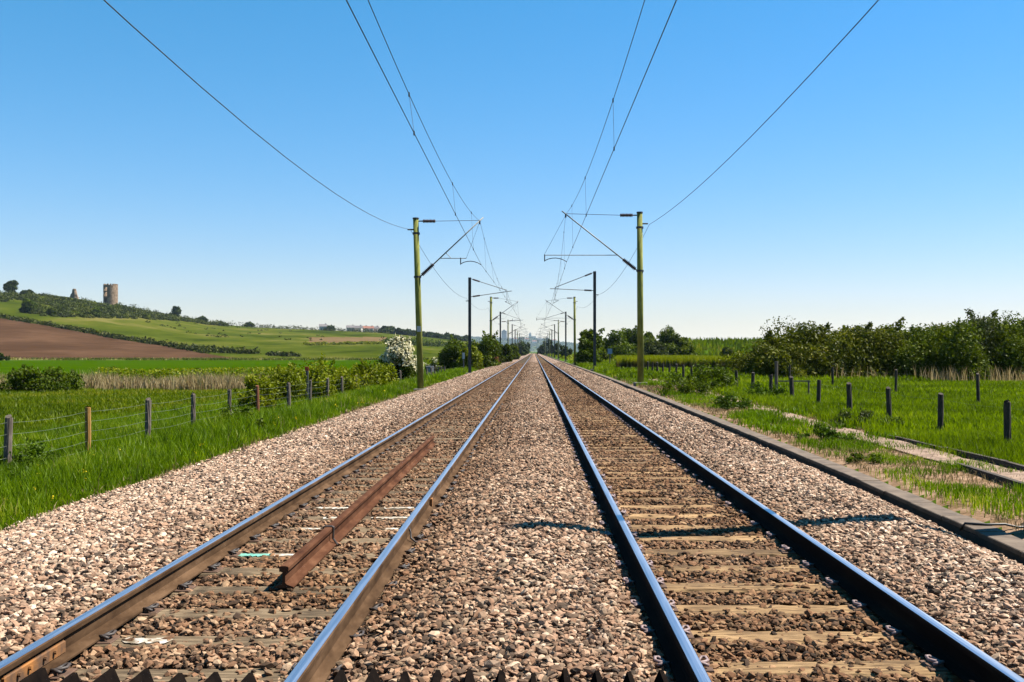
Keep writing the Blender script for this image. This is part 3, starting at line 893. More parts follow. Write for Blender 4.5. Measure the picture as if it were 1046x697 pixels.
# left verge and meadow
parts = []
for (x0, x1, y0, y1, dn, hh, ww) in ((-12, -5.6, 5, 18, 900, .34, .012), (-14, -5.6, 18, 32, 480, .36, .018), (-14, -5.6, 32, 60, 230, .36, .030), (-13, -5.6, 60, 150, 60, .38, .07)):
    x, y = fill(x0, x1, y0, y1, dn)
    e = -6.0 + (fnoise(y, y*0, 1.6, 31)-.5)*.9 + rng.normal(0, .10, len(x))
    k = x < e
    x, y = x[k], y[k]
    h = hh*rng.uniform(.5, 1.25, len(x))*(.45+1.15*fnoise(x, y, 1.3, 61))*np.clip((-5.6-x)/.9, .45, 1.15)
    parts.append((x, y, h, np.full(len(x), ww)*rng.uniform(.7, 1.3, len(x))))
x, y, h, w = cat(parts)
o = blades('verge_grass', x, y, h, w, M_GRASS, .5, rnd=rnd_for(x, y))
tag(o, 'tall bright green grass on the left verge along the wire fence', 'grass')
parts = []
for (x0, x1, y0, y1, dn, hh, ww) in ((-26, -9, 9, 32, 300, .26, .022), (-48, -9, 32, 64, 110, .28, .045), (-60, -10, 64, 104, 22, .30, .11)):
    x, y = fill(x0, x1, y0, y1, dn)
    h = hh*rng.uniform(.5, 1.2, len(x))*(.5+fnoise(x, y, 3, 62))
    parts.append((x, y, h, np.full(len(x), ww)*rng.uniform(.7, 1.3, len(x))))
x, y, h, w = cat(parts)
o = blades('meadow_grass', x, y, h, w, M_MEADOW, .5, rnd=rnd_for(x, y, 5, 51, .5))
tag(o, 'green meadow grass behind the left wire fence', 'grass')
x, y = fill(-11, -6.0, 9.5, 60, 5)
k = fnoise(x, y, 1.8, 103) > .46; x, y = x[k], y[k]
o = blades('seed_stalks', x, y, rng.uniform(.28, .55, len(x)), np.full(len(x), .007)*np.clip(y/15, 1, 3), M_DRY, .35)
tag(o, 'thin dry seed stalks standing in the left verge grass', 'grass')
# right side
parts = []
for (x0, x1, y0, y1, dn, hh, ww) in ((7.2, 16, 7, 22, 620, .20, .013), (7.2, 30, 22, 40, 260, .22, .026), (7.2, 50, 40, 70, 100, .24, .05), (5.3, 24, 60, 150, 32, .38, .10)):
    x, y = fill(x0, x1, y0, y1, dn)
    k = x > np.where(y < 60, 7.45+(fnoise(y, x*0, 1.1, 33)-.5)*.5, 0)
    x, y = x[k], y[k]
    h = hh*rng.uniform(.5, 1.25, len(x))*(.5+fnoise(x, y, 2.2, 63))
    parts.append((x, y, h, np.full(len(x), ww)*rng.uniform(.7, 1.3, len(x))))
x, y, h, w = cat(parts)
o = blades('paddock_grass', x, y, h, w, M_PADDOCK, .55, rnd=np.clip(rnd_for(x, y, 4, 52, .5)*.95, 0, .93))
tag(o, 'short bright green grass of the paddock below the right hedge trees', 'grass')
parts, dry = [], []
for (y0, y1, dn, hh, ww) in ((6, 20, 620, .17, .011), (20, 40, 300, .20, .022), (40, 66, 130, .24, .042)):
    x, y = fill(5.05, 7.5, y0, y1, dn)
    m = fnoise(x, y, 1.7, 71)
    on_path = np.abs(x-7.03) < .33
    k = (m > .485) & (~on_path | (rng.random(len(x)) < .30+1.6*(fnoise(x, y, 1.4, 77)-.42)))
    k &= (x > 5.25) | (rng.random(len(x)) < .25)
    xx, yy, mm = x[k], y[k], m[k]
    parts.append((xx, yy, hh*rng.uniform(.5, 1.3, len(xx))*(.35+2.4*(mm-.44)), np.full(len(xx), ww)))
    k = (m <= .55) & (rng.random(len(x)) < .5) & (~on_path | (rng.random(len(x)) < .15)) & (x > 5.1)
    dry.append((x[k], y[k], .6*hh*rng.uniform(.3, 1.1, k.sum()), np.full(k.sum(), ww*.8)))
x, y, h, w = cat(parts)
o = blades('cess_grass', x, y, h, w, M_GRASS, .6, rnd=rnd_for(x, y, 1, 53))
tag(o, 'patchy green tufts between the concrete trough and the dirt path', 'grass')
x, y, h, w = cat(dry)
o = blades('dry_grass', x, y, h, w, M_DRY, .9)
tag(o, 'straw coloured dead grass on the bare ground beside the trough', 'grass')
# straw edge at the ballast on the left
x, y = fill(-6.7, -5.7, 9, 60, 60)
o = blades('edge_straw', x, y, .14*rng.uniform(.4, 1.3, len(x)), np.full(len(x), .016)*np.clip(y/15, 1, 3), M_DRY, .8)
tag(o, 'straw and dead stems along the left edge of the ballast', 'grass')

# ------------------------------------------------------------------ leaf clouds
def leaf_cards(P, size, nrm=None, flat=.5):
    """diamond-shaped leaves at points P; returns verts (n*4,3), quads"""
    n = len(P)
    d = rng.normal(size=(n, 3)); d /= np.linalg.norm(d, axis=1)[:, None]
    if nrm is not None:
        nn = nrm*(1-flat) + rng.normal(size=(n, 3))*flat
    else:
        nn = rng.normal(size=(n, 3)); nn[:, 2] = np.abs(nn[:, 2])+.3
    nn /= np.linalg.norm(nn, axis=1)[:, None]
    a = np.cross(nn, d); a /= np.linalg.norm(a, axis=1)[:, None]+1e-9
    b = np.cross(nn, a)
    s = (size*rng.uniform(.6, 1.35, n))[:, None]
    V = np.stack([P-a*s*.62, P-b*s*.34+nn*s*.06, P+a*s*.62, P+b*s*.34+nn*s*.06], 1)
    q = (np.arange(n)*4)[:, None] + np.arange(4)
    return V.reshape(-1, 3), q
def crown_points(w, d, h, n, clumps, z0=.0, dome=.6, rs=None, low=0.0, sprigs=6):
    """leaf positions through a crown: many overlapping clumps inside an uneven dome, plus sprigs that leave the outline"""
    rs = rs or rng
    C, Rr = [], []
    while len(C) < clumps:
        p = rs.uniform(-1, 1, 3); p[2] = rs.uniform(low, 1)
        e = p[0]**2+p[1]**2+(max(p[2], 0))**2*1.0
        if e > 1 or (e < .25 and rs.random() < .6): continue
        q = np.array([p[0]*w/2*.82, p[1]*d/2*.82, z0 + (h-z0)*(.16+.62*p[2])])
        C.append(q); Rr.append(rs.uniform(.14, .27)*min(w, 1.5*h)*.9)
    C = np.array(C); Rr = np.array(Rr)
    k = rs.integers(0, len(C), n)
    v = rs.normal(size=(n, 3)); v /= np.linalg.norm(v, axis=1)[:, None]
    rad = rs.random(n)**.45
    P = C[k] + v*(Rr[k]*rad)[:, None]*np.array([1, 1, .8])
    N = v + np.array([0, 0, .35])
    cl = rs.random(len(C))[k]
    for _ in range(sprigs):
        c = C[rs.integers(0, len(C))]; r = Rr[rs.integers(0, len(C))]
        dr = np.array([rs.uniform(-.7, .7), rs.uniform(-.7, .7), rs.uniform(.5, 1)]); L = rs.uniform(.07, .17)*h
        m = max(6, n//220)
        tt = rs.random(m)
        P = np.concatenate([P, c + np.outer(r*.8+tt*L, dr) + rs.normal(0, .035*h, (m, 3))*(1-tt*.6)[:, None]])
        N = np.concatenate([N, rs.normal(size=(m, 3))]); cl = np.concatenate([cl, rs.random(m)])
    ok = P[:, 2] > .03
    return P[ok], N[ok], cl[ok], C
def make_tree(name, label, cat, loc, w, d, h, n, leaf, m, mbark, clumps=16, z0=.3, trunk=True, low=0.0, sprigs=6, stems=4, group=None, crown_name='crown', extra=None):
    t = thing(name, label, cat, loc, group)
    P, N, cl, C = crown_points(w, d, h, n, clumps, z0, low=low, sprigs=sprigs)
    f = np.array([w/2/np.percentile(np.abs(P[:, 0]), 97), d/2/np.percentile(np.abs(P[:, 1]), 97), h*.95/np.percentile(P[:, 2], 97.5)])
    P = P*f; C = C*f
    core = P[rng.random(len(P)) < .10]*np.array([.86, .80, .84])          # large darker inner leaf cards, added to block light and keep the crown dark
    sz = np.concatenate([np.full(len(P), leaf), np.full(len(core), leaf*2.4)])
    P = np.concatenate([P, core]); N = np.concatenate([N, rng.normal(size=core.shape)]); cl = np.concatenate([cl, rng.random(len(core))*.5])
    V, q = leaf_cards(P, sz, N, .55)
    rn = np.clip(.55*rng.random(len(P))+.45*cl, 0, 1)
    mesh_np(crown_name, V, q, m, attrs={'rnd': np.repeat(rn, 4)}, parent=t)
    if trunk:
        b = MB()
        for s in range(stems):
            c = C[rng.integers(0, len(C))]
            r0 = .018*h*rng.uniform(.8, 1.4)
            base = Vector((rng.uniform(-.12, .12)*w*.5, rng.uniform(-.1, .1)*d*.5, -.1))
            mid = base.lerp(Vector(c), .5)+Vector((rng.uniform(-.1, .1)*w, rng.uniform(-.1, .1)*w, .05*h))
            b.tube([base, mid, Vector(c)], [r0, r0*.7, r0*.3], 6)
            for _ in range(2):
                c2 = C[rng.integers(0, len(C))]
                b.tube([mid, mid.lerp(Vector(c2), .6)+Vector((0, 0, .04*h)), Vector(c2)], [r0*.55, r0*.4, r0*.18], 5)
        b.build('trunk', mbark, t, smooth=True)
    if extra: extra(t, P, N)
    return t

M_BARK = noisy_mat('bark', [(.3, (.06,.045,.035)), (.7, (.15,.12,.095))], 8, .95)
L_HEDGE = leaf_mat('hawthorn_leaf', [(0, (.030,.050,.003)), (.5, (.075,.105,.005)), (.85, (.14,.165,.009)), (1, (.20,.205,.02))], .26)
L_OLIVE = leaf_mat('olive_leaf', [(0, (.030,.040,.004)), (.5, (.085,.098,.008)), (.85, (.165,.168,.012)), (1, (.25,.22,.03))], .26)
L_GREY = leaf_mat('willow_leaf', [(0, (.028,.038,.010)), (.5, (.062,.078,.022)), (1, (.13,.15,.055))], .28)
L_BRIGHT = leaf_mat('bright_leaf', [(0, (.034,.056,.003)), (.5, (.070,.105,.005)), (.85, (.115,.150,.008)), (1, (.16,.19,.014))], .35)
L_BRAMBLE = leaf_mat('bramble_leaf', [(0, (.05,.072,.003)), (.5, (.15,.18,.005)), (.85, (.24,.26,.008)), (1, (.32,.30,.02))], .35)
L_COPPER = leaf_mat('copper_leaf', [(0, (.12,.055,.025)), (1, (.30,.15,.07))], .3, (1.1, .9, .7))
L_SCRUB = leaf_mat('scrub_leaf', [(0, (.014,.020,.003)), (.4, (.034,.046,.005)), (.7, (.060,.076,.007)), (.9, (.09,.10,.012)), (1, (.15,.13,.05))], .2)
L_FAR = leaf_mat('far_leaf', [(0, (.022,.036,.008)), (.6, (.045,.068,.011)), (1, (.085,.112,.016))], .2)

# ---- hedge trees on the right
D = 67.0
hedge = [  # px centre, px width, top py, depth, mat, label
    (814, 96, 330, 66.0, L_OLIVE, 'broad olive green hawthorn at the left end of the right hedge'),
    (792, 42, 354, 64.0, L_OLIVE, 'low dark bush leaning out from the left end of the right hedge'),
    (884, 70, 330, 67.5, L_OLIVE, 'rounded hedge tree with pale olive top just right of the broad hawthorn'),
    (846, 56, 345, 69.0, L_HEDGE, 'lower dark tree filling the dip between the two olive hedge trees'),
    (930, 66, 336, 67.0, L_HEDGE, 'dark green flat topped hedge tree in the middle of the right hedge'),
    (968, 60, 331, 66.0, L_HEDGE, 'dark green hedge tree beside the tall grey leaved one'),
    (1008, 62, 322, 68.0, L_GREY, 'tallest hedge tree, grey green with wispy upright shoots'),
    (1048, 62, 327, 66.5, L_HEDGE, 'hedge tree cut by the right picture edge'),
    (1100, 70, 326, 67.5, L_HEDGE, 'hedge tree beyond the right picture edge'),
    (866, 60, 336, 71.5, L_HEDGE, 'back row hedge tree showing between the broad hawthorn and the pale topped one'),
    (908, 60, 334, 71.5, L_HEDGE, 'back row hedge tree left of the flat topped hedge tree'),
    (950, 60, 333, 71.5, L_OLIVE, 'back row hedge tree right of the flat topped hedge tree'),
    (990, 60, 329, 71.5, L_HEDGE, 'back row hedge tree left of the tall grey leaved one'),
    (1030, 60, 326, 71.5, L_HEDGE, 'back row hedge tree right of the tall grey leaved one')]
for px, pw, py, dd, m, lab in hedge:
    x = X_(px, dd); zb = float(T(x, dd)); s = dd/F
    make_tree('hedge_tree', lab, 'hedge tree', (x, dd, zb), pw*s*1.22, 5.0, (Z_(py, dd)-zb)*.92, 26000, .155, m, M_BARK, 66, .1, stems=6, low=-.35, sprigs=12, group='trees of the right hedge')
# a thicket of dark stems and ivy at the hedge foot
x = rng.uniform(13.0, 39, 420); y = 66.5+rng.normal(0, .8, 420)
# dead reeds at the hedge foot
x = np.concatenate([rng.uniform(X_(925, 63), X_(1075, 63), 650), rng.uniform(X_(840, 63), X_(925, 63), 70)]); y = rng.uniform(62, 64.2, len(x))
k = fnoise(x, y, 1.6, 81) > .46
o = blades('hedge_foot_reeds', x[k], y[k], rng.uniform(.35, 1.25, k.sum()), np.full(k.sum(), .04), M_REED, .35)
tag(o, 'dead straw reeds standing along the foot of the right hedge', 'reeds')

# ---- reed bed and grassy bank on the right
n = 26000
x = rng.uniform(7.5, 21, n); y = 86 + rng.random(n)**1.6*50
k = (x < X_(775, y)) & (x > 7.5 + (y-86)*.02) & (x > X_(630, y))
x, y = x[k], y[k]
o = blades('reed_bed', x, y, rng.uniform(1.15, 1.5, len(x)), np.full(len(x), .10), M_REEDBED, .15, z=np.full(len(x), -.25), hf=True)
tag(o, 'brown stemmed reed bed with yellow green tops beyond the right fence', 'reeds')
n = 16000
x = rng.uniform(14, 120, n); y = rng.uniform(205, 246, n)
k = (x > X_(615, y)) & (x < X_(1100, y)); x, y = x[k], y[k]
o = blades('bank_grass', x, y, rng.uniform(.5, 1.5, len(x)), np.full(len(x), .28), M_MEADOW, .3, rnd=rnd_for(x, y, 9, 54, .5))
tag(o, 'rough green growth covering the raised bank behind the reed bed', 'grass')

def tree_px(name, lab, cat, px, pw, py, dd, m, n, leaf, deep=None, group=None, zb=None, dx=0.0, **kw):
    x = X_(px, dd)+dx; z = float(T(x, dd)) if zb is None else zb
    w = pw*dd/F
    return make_tree(name, lab, cat, (x, dd, z-.05), w*1.0, deep or w*.9, (Z_(py, dd)-z)*1.0, n, leaf, m, M_BARK, group=group, **kw)
for a in [
    ('round green bush behind the third right mast', 602, 23, 338, 128, L_BRIGHT),
    ('lower paler bush in front of the round one by the third right mast', 602, 18, 350, 118, L_BRIGHT),
    ('low bush just right of the second right mast', 612, 20, 350, 150, L_HEDGE),
    ('bright green tree right of the second dark mast', 628, 34, 341, 176, L_BRIGHT),
    ('taller dome shaped tree standing left of the nearest right mast', 645, 30, 336, 186, L_BRIGHT),
    ('dark round tree just right of the nearest right mast', 663, 24, 341, 190, L_HEDGE),
    ('pale willow bush below the two round trees', 668, 26, 349, 170, L_GREY),
    ('darkest round tree on the right skyline', 685, 29, 337, 196, L_HEDGE),
    ('small bush on the slope of the dark round tree', 700, 18, 345, 200, L_HEDGE),
    ('dark low bush on the face of the grassy bank', 702, 20, 353, 205, L_HEDGE),
    ('small dark bush at the right end of the grassy bank', 744, 12, 355, 212, L_HEDGE)]:
    lab, px, pw, py, dd, m = a
    tree_px('bush', lab, 'bush', px, pw, py, dd, m, 6500, .36, clumps=22, z0=.1, low=-.3, sprigs=6, group='bushes beyond the right fence')

# ---- left side: bushes, hawthorn, brambles
tree_px('bush', 'green bush among dead reeds at the left picture edge', 'bush', 42, 76, 376, 60, L_BRIGHT, 5500, .15, deep=3.0, clumps=22, z0=.05, low=-.1, sprigs=10)
tree_px('bush', 'small dark bush in front of the ploughed field at the left edge', 'bush', 3, 10, 361, 290, L_FAR, 900, .5, clumps=6)
def blossom(t, P, N):
    k = (rng.random(len(P)) < .9) & (P[:, 2] > 1.55 + .25*np.sin(P[:, 0]*2.3+P[:, 1]) - .42*P[:, 0])
    Q = P[k]+N[k]/np.linalg.norm(N[k], axis=1)[:, None]*.09
    V, q = leaf_cards(Q, .155, N[k], .6)
    mesh_np('blossom', V, q, M_WFLOWER, attrs={'rnd': np.repeat(rng.random(len(Q)), 4)}, parent=t)
dd = 66.0
make_tree('hawthorn', 'hawthorn covered in creamy white blossom beside the left fence', 'tree', (X_(405, dd), dd, -.75), 2.55, 2.2, 3.1, 12000, .13, L_HEDGE, M_BARK, 40, .1, low=-.3, sprigs=22, extra=blossom)
bram = [  # px, width, top py, depth, label
    (272, 26, 384, 36.0, 'dark low bramble at the near end of the left hedge'),
    (292, 46, 378, 39.0, 'bramble thicket behind the orange fence post'),
    (318, 44, 374, 42.5, 'bramble thicket below the small red board'),
    (343, 44, 371.5, 46.5, 'tallest bramble thicket midway along the left hedge'),
    (366, 40, 372, 51.5, 'bramble thicket right of the tallest one on the left hedge'),
    (384, 34, 375, 57.0, 'yellow green bramble thicket just left of the white hawthorn')]
for px, pw, py, dd, lab in bram:
    tree_px('bramble', lab, 'bramble', px+22, pw*1.3, py, dd, L_BRAMBLE, 8500, .10*dd/45, deep=1.9, clumps=28, z0=.02, low=-.25, sprigs=12, trunk=True, stems=4, group='brambles along the left fence', zb=-.85, dx=-1.15)
for lab, px, pw, py, dd, m in [
    ('round dark bush left of the second left mast', 468, 36, 348, 112, L_BRIGHT),
    ('tall bush right behind the second left mast', 494, 36, 343, 124, L_BRIGHT),
    ('lower bush between the two bushes by the second left mast', 482, 26, 355, 108, L_BRAMBLE),
    ('copper brown bush beside the third left mast', 506, 9, 348, 146, L_COPPER),
    ('green bush behind the copper brown one', 517, 16, 352, 168, L_HEDGE),
    ('dull green bush near the fifth left mast', 526, 12, 354, 215, L_HEDGE)]:
    tree_px('bush', lab, 'bush', px-2, pw*.88, py, dd, m, 6500, .24*dd/115, clumps=22, z0=.05, low=-.3, sprigs=6, group='bushes along the left fence', zb=-.8)
x0 = X_(441, 92)
tree_px('elder_bush', 'small elder with white flower heads above the grey cabinet', 'bush', 443, 14, 366, 94, L_BRIGHT, 1400, .14, clumps=8, extra=lambda t, P, N: tag(mesh_np('flower_heads', *leaf_cards(P[::5]+np.array([0, 0, .06]), .13, N[::5], .5), M_WFLOWER, attrs={'rnd': np.repeat(rng.random(len(P[::5])), 4)}, parent=t), kind='stuff'), zb=-.8)
# small trees close to the line in the distance, both sides
farb = []
for i, (px, pw, py, dd) in enumerate([(531, 11, 350, 470), (524, 12, 352, 360), (534, 8, 352, 560), (537.5, 7, 351, 700), (556, 9, 349, 620), (561, 8, 347, 520), (566, 9, 351, 430), (572, 10, 353, 330), (579, 10, 354, 260), (553, 6, 353, 760)]):
    sd = 'left' if px < CX else 'right'
    farb.append((px, pw, py, dd, sd))
cnt = {'left': 0, 'right': 0}
for px, pw, py, dd, sd in sorted(farb, key=lambda a: a[3]):
    cnt[sd] += 1
    tree_px('lineside_tree', '%s lineside tree counted outward along the %s row near the vanishing point' % (ORD[cnt[sd]-1], sd), 'tree', px, pw, py, dd, L_FAR, 1300, .5*dd/300, clumps=10, z0=.1, low=-.2, group='lineside trees far along the track', zb=-.6)
# low scrub that closes both verges farther on
for nm, sx0, sx1, lab in (('verge_scrub', -15, -7.2, 'low scrub along the left verge in the distance'), ('verge_scrub', 6.6, 15, 'low scrub along the right verge in the distance')):
    n = 9000
    y = 120*np.exp(rng.random(n)*math.log(5.5)); x = rng.uniform(sx0, sx1, n)
    hmax = 1.7*fnoise(x, y, 9, 91 if sx0 < 0 else 92)
    P = np.stack([x, y, -.6+rng.random(n)**.6*hmax+.1], -1)
    V, q = leaf_cards(P, .35*np.clip(y/200, .8, 3), None)
    o = mesh_np(nm, V, q, L_BRAMBLE, attrs={'rnd': np.repeat(rng.random(n), 4)})
    tag(o, lab, 'scrub', kind='stuff')

# ---- dead reed belt at the far side of the left meadow
def reed_belt():
    n = 11000
    x = rng.uniform(X_(-30, 64), X_(330, 64), n)
    q = np.clip((x-X_(0, 62))/(X_(290, 62)-X_(0, 62)), 0, 1)
    y = 62 + 4*rng.random(n) - 8*q*0
    dens = lerp(CX+x/63*F, [-40, 60, 85, 120, 300], [.35, .35, .9, 1, 1])
    k = rng.random(n) < dens*np.clip(2.2*fnoise(x, y, 1.3, 95)-.35, 0.05, 1); x, y = x[k], y[k]
    h = rng.uniform(.5, 1.35, len(x))*(.45+.9*fnoise(x, y, 1.6, 96))
    o = blades('dead_reeds', x, y, h, np.full(len(x), .05), M_REED, .4, z=np.full(len(x), -.98))
    tag(o, 'belt of pale dead reeds across the far side of the left meadow', 'reeds')
    n = 9000
    x = rng.uniform(X_(100, 67), X_(300, 67), n); y = 66+3*rng.random(n)
    k = rng.random(n) < .25+.8*fnoise(x, y, 2.0, 97); x, y = x[k], y[k]; n = len(x)
    P = np.stack([x, y, -.5+rng.random(n)*.95*(.75+.5*fnoise(x, x*0, 3, 98))], -1)
    V, qd = leaf_cards(P, .14, None)
    o = mesh_np('ditch_brambles', V, qd, L_BRAMBLE, attrs={'rnd': np.repeat(rng.random(n), 4)})
    tag(o, 'straggling green brambles behind the dead reeds', 'undergrowth', kind='stuff')
reed_belt()

n = 7000
y = rng.uniform(300, 336, n); x = rng.uniform(-.56, -.10, n)*y
k = fnoise(x, y, 9, 99) > .42; x, y = x[k], y[k]
o = blades('rough_bank', x, y, rng.uniform(.2, .9, len(x)), np.full(len(x), .35), M_BANKG, .5, rnd=np.clip(rnd_for(x, y, 12, 58, .4), 0, 1))
tag(o, 'pale tussocky strip between the green crop and the ploughed field', 'grass')

# ------------------------------------------------------------------ weeds and flowers near the line
def weed(x, y, w, h, n, leaf, lab, m=M_WEED):
    z = float(T(x, y))
    t = make_tree('weed_clump', lab, 'weed', (x, y, z-.02), w, w, h, n, leaf, m, M_BARK, 14, .01, trunk=False, low=-.2, sprigs=8, crown_name='leaves', group='weed clumps beside the line')
weed(-8.6, 17.2, 1.2, .70, 1600, .055, 'dark nettle clump in the left verge near the first fence post')
weed(-7.6, 15.0, .7, .45, 500, .05, 'leafy dock plant low in the left verge')
weed(-6.9, 24.0, .8, .5, 500, .06, 'broad leaved weed at the ballast edge by the third fence post', L_BRIGHT)
weed(-8.0, 26.5, 1.2, .8, 700, .07, 'pale green hogweed in the left verge', L_BRIGHT)
weed(5.85, 20.3, 1.2, .34, 1500, .05, 'leafy green weed clump beside the trough')
weed(5.5, 16.5, .7, .16, 900, .035, 'low bright weeds by the trough lids', L_BRIGHT)
weed(7.9, 24.2, 1.7, .42, 1800, .045, 'dull green thistle patch on the path edge', L_GREY)
weed(6.0, 30.5, 1.2, .5, 1300, .06, 'tall weeds between the trough and the bare path')
weed(6.2, 40.0, 1.9, .85, 2200, .075, 'large weed clump right of the nearest right mast', L_BRIGHT)
weed(7.6, 43.0, 2.3, 1.15, 2600, .08, 'bushy weed patch behind the large clump by the right mast', L_BRIGHT)
weed(8.3, 36.0, 1.4, .6, 1400, .065, 'dark weeds at the foot of the right fence')
x, y = fill(-9.5, -6.0, 10, 42, 1.6)
k = fnoise(x, y, 2.2, 101) > .5; x, y = x[k], y[k]; n = len(x)
P = np.stack([x, y, T(x, y)+rng.uniform(.18, .38, n)], -1); P = np.repeat(P, 5, 0)+rng.normal(0, .022, (n*5, 3))
V, q = leaf_cards(P, .026*np.clip(P[:, 1]/16, 1, 2.0), None)
tag(mesh_np('buttercups', V, q, M_YFLOWER, attrs={'rnd': np.repeat(rng.random(n*5), 4)}), 'scattered yellow buttercups in the left verge', 'flowers', kind='stuff')

# ------------------------------------------------------------------ fences
def post_mat(name, a, b, c):
    return noisy_mat(name, [(.3, a), (.5, b), (.75, c)], 7, .95, (3, 3, .7), bump=.5, bdist=.01)
M_POST = post_mat('weathered_post', (.06,.045,.034), (.125,.10,.078), (.21,.17,.14))
M_POST_N = post_mat('new_post', (.22,.11,.025), (.31,.17,.04), (.39,.23,.07))
M_POST_R = post_mat('rust_post', (.10,.035,.015), (.17,.06,.025), (.23,.10,.05))
M_POST_D = post_mat('dark_post', (.022,.017,.013), (.05,.04,.03), (.09,.07,.056))
M_FWIRE = noisy_mat('fence_wire', [(.3, (.10,.12,.08)), (.7, (.20,.22,.17))], 8, .5, bump=0)
def fence(name, label, pts, hts, r, mats, labels, strands, wr, ground=None):
    x0, y0 = pts[0]
    t = thing(name, label, 'fence', (x0, y0, float(T(x0, y0))))
    tops = []
    for i, (x, y) in enumerate(pts):
        zb = float(T(x, y)); zt = hts[i]
        b = MB(); ln = random.uniform(-.04, .04)
        rr = r*random.uniform(.88, 1.1)
        b.tube([(x-x0, y-y0, zb-.3-t.location.z), (x-x0+ln*.5, y-y0, (zb+zt)/2-t.location.z), (x-x0+ln, y-y0+random.uniform(-.02, .02), zt-.02-t.location.z), (x-x0+ln, y-y0, zt-t.location.z)], [rr*1.05, rr, rr*.97, rr*.85], 9)
        o = b.build('post', mats.get(i, mats['d']), t, smooth=False)
        if i in labels: o['label'] = labels[i]
        tops.append((x-x0+ln, y-y0, zt-t.location.z))
    for s in strands:
        P = []
        for i in range(len(tops)-1):
            a, b_ = Vector(tops[i]), Vector(tops[i+1])
            seg = para(a-Vector((0, r, s)), b_-Vector((0, r, s)), .035*random.uniform(.4, 1.3), 4)
            P += seg if i == 0 else seg[1:]
        MB().tube(P, wr, 4).build('wire', M_FWIRE, t)
    return t
off = [.00186+.000338*i for i in range(-1, 26)]
pts = [(-9.0 + (.5*min(1, i/14) if i > 6 else 0), 9.0*1/(F*o_)*0 + (i*3.1+17.0-3.1)) for i, o_ in enumerate(off)]
fence('wire_fence', 'weathered post and wire fence along the left verge', pts, [.44+.02*random.random() - .25*max(0, i-9)/16 for i in range(len(pts))], .066,
      {'d': M_POST, 2: M_POST_N, 6: M_POST_R}, {2: 'fresh orange brown timber post', 6: 'rust coloured thin post'}, (.10, .30, .50, .70, .88), .0024)
pts = [(9.0, 18.9+3.16*i) for i in range(-1, 28)]
fence('post_fence', 'row of dark timber posts along the paddock on the right', pts, [.62 - .0*i + .16*min(1, max(0, (y-19)/40)) for i, (x, y) in enumerate(pts)], .072,
      {'d': M_POST_D}, {}, (.12,), .0010)
pts = [(15.0, 25.4), (15.0, 33.6), (15.0, 41.3), (15.0, 50.0), (15.0, 58.5)]
fence('back_fence', 'thin widely spaced posts across the middle of the right paddock', pts, [.85, .82, .82, .80, .8], .055, {'d': M_POST_D}, {}, (.15,), .0010)
# stile with a tall post and a low rail
dd = 37.0
x = X_(793, dd); zb = float(T(x, dd))
t = thing('stile', 'wooden stile with one tall pale post and a low rail by the right fence', 'stile', (x, dd, zb))
MB().tube([(0,0,-.2), (0,0,1.36)], .062, 8).build('tall_post', M_POST, t)
MB().tube([(X_(826, dd)-x, 0, -.2), (X_(826, dd)-x, 0, .60)], .035, 8).build('short_post', M_POST, t)
MB().box(.075, X_(826, dd)-x+.06, -.025, .025, .601, .65).build('rail', M_POST, t)

# ------------------------------------------------------------------ lineside furniture
M_CAB = noisy_mat('cabinet_grey', [(.3, (.16,.17,.18)), (.7, (.25,.265,.28))], 3, .6, bump=0)
M_SIGNB = noisy_mat('sign_blue', [(.3, (.20,.30,.42)), (.7, (.28,.38,.50))], 6, .6, bump=0)
M_RED = noisy_mat('red_paint', [(.3, (.40,.06,.015)), (.7, (.50,.09,.025))], 6, .6, bump=0)
def cabinet(x, y, w, d, h, label):
    z = float(T(x, y))
    t = thing('lineside_cabinet', label, 'cabinet', (x, y, z), 'lineside equipment cabinets')
    MB().box(-w/2, w/2, -d/2, d/2, .08, h, bev=.02).build('case', M_CAB, t)
    MB().box(-w/2-.04, w/2+.04, -d/2-.04, d/2+.04, h+.001, h+.05, bev=.02).build('lid', M_CAB, t)
    dr = MB().box(-w/2+.05, w/2-.05, -d/2-.02, -d/2-.001, .14, h-.06).build('door', M_CAB, t)
    MB().box(w/2-.14, w/2-.11, -d/2-.05, -d/2-.021, h*.45, h*.6).build('handle', M_DARKST, dr)
    MB().box(-w/2-.05, w/2+.05, -d/2-.05, d/2+.05, -.2, .079).build('plinth', M_FOOT, t)
cabinet(X_(439, 93), 93, .62, .5, .98, 'grey trackside cabinet beside the left fence')
cabinet(X_(602, 122), 122, .55, .5, 1.0, 'small grey cabinet beyond the second right mast')
def signpost(px, dd, ztop, zb, bw, bh, mb, label):
    x = X_(px, dd)
    t = thing('marker_sign', label, 'sign', (x, dd, zb))
    MB().tube([(0,0,-.2), (0,0,ztop-zb-.05)], .06, 8).build('post', M_DARKST, t)
    MB().box(-bw/2, bw/2, -.085, -.062, ztop-zb-bh, ztop-zb, bev=.004).build('board', mb, t)
signpost(623, 109, Z_(356.5, 109), -.15, .50, .55, M_SIGNB, 'small pale blue sign on a dark post by the second right mast')
signpost(473.5, 101, Z_(360.5, 101), -.45, .24, .62, M_SIGNW, 'short marker post with a pale plate by the second left mast')
signpost(313.8, 40.6, Z_(374.8, 40.6), -.8, .15, .16, M_RED, 'small red board on a thin post among the brambles')

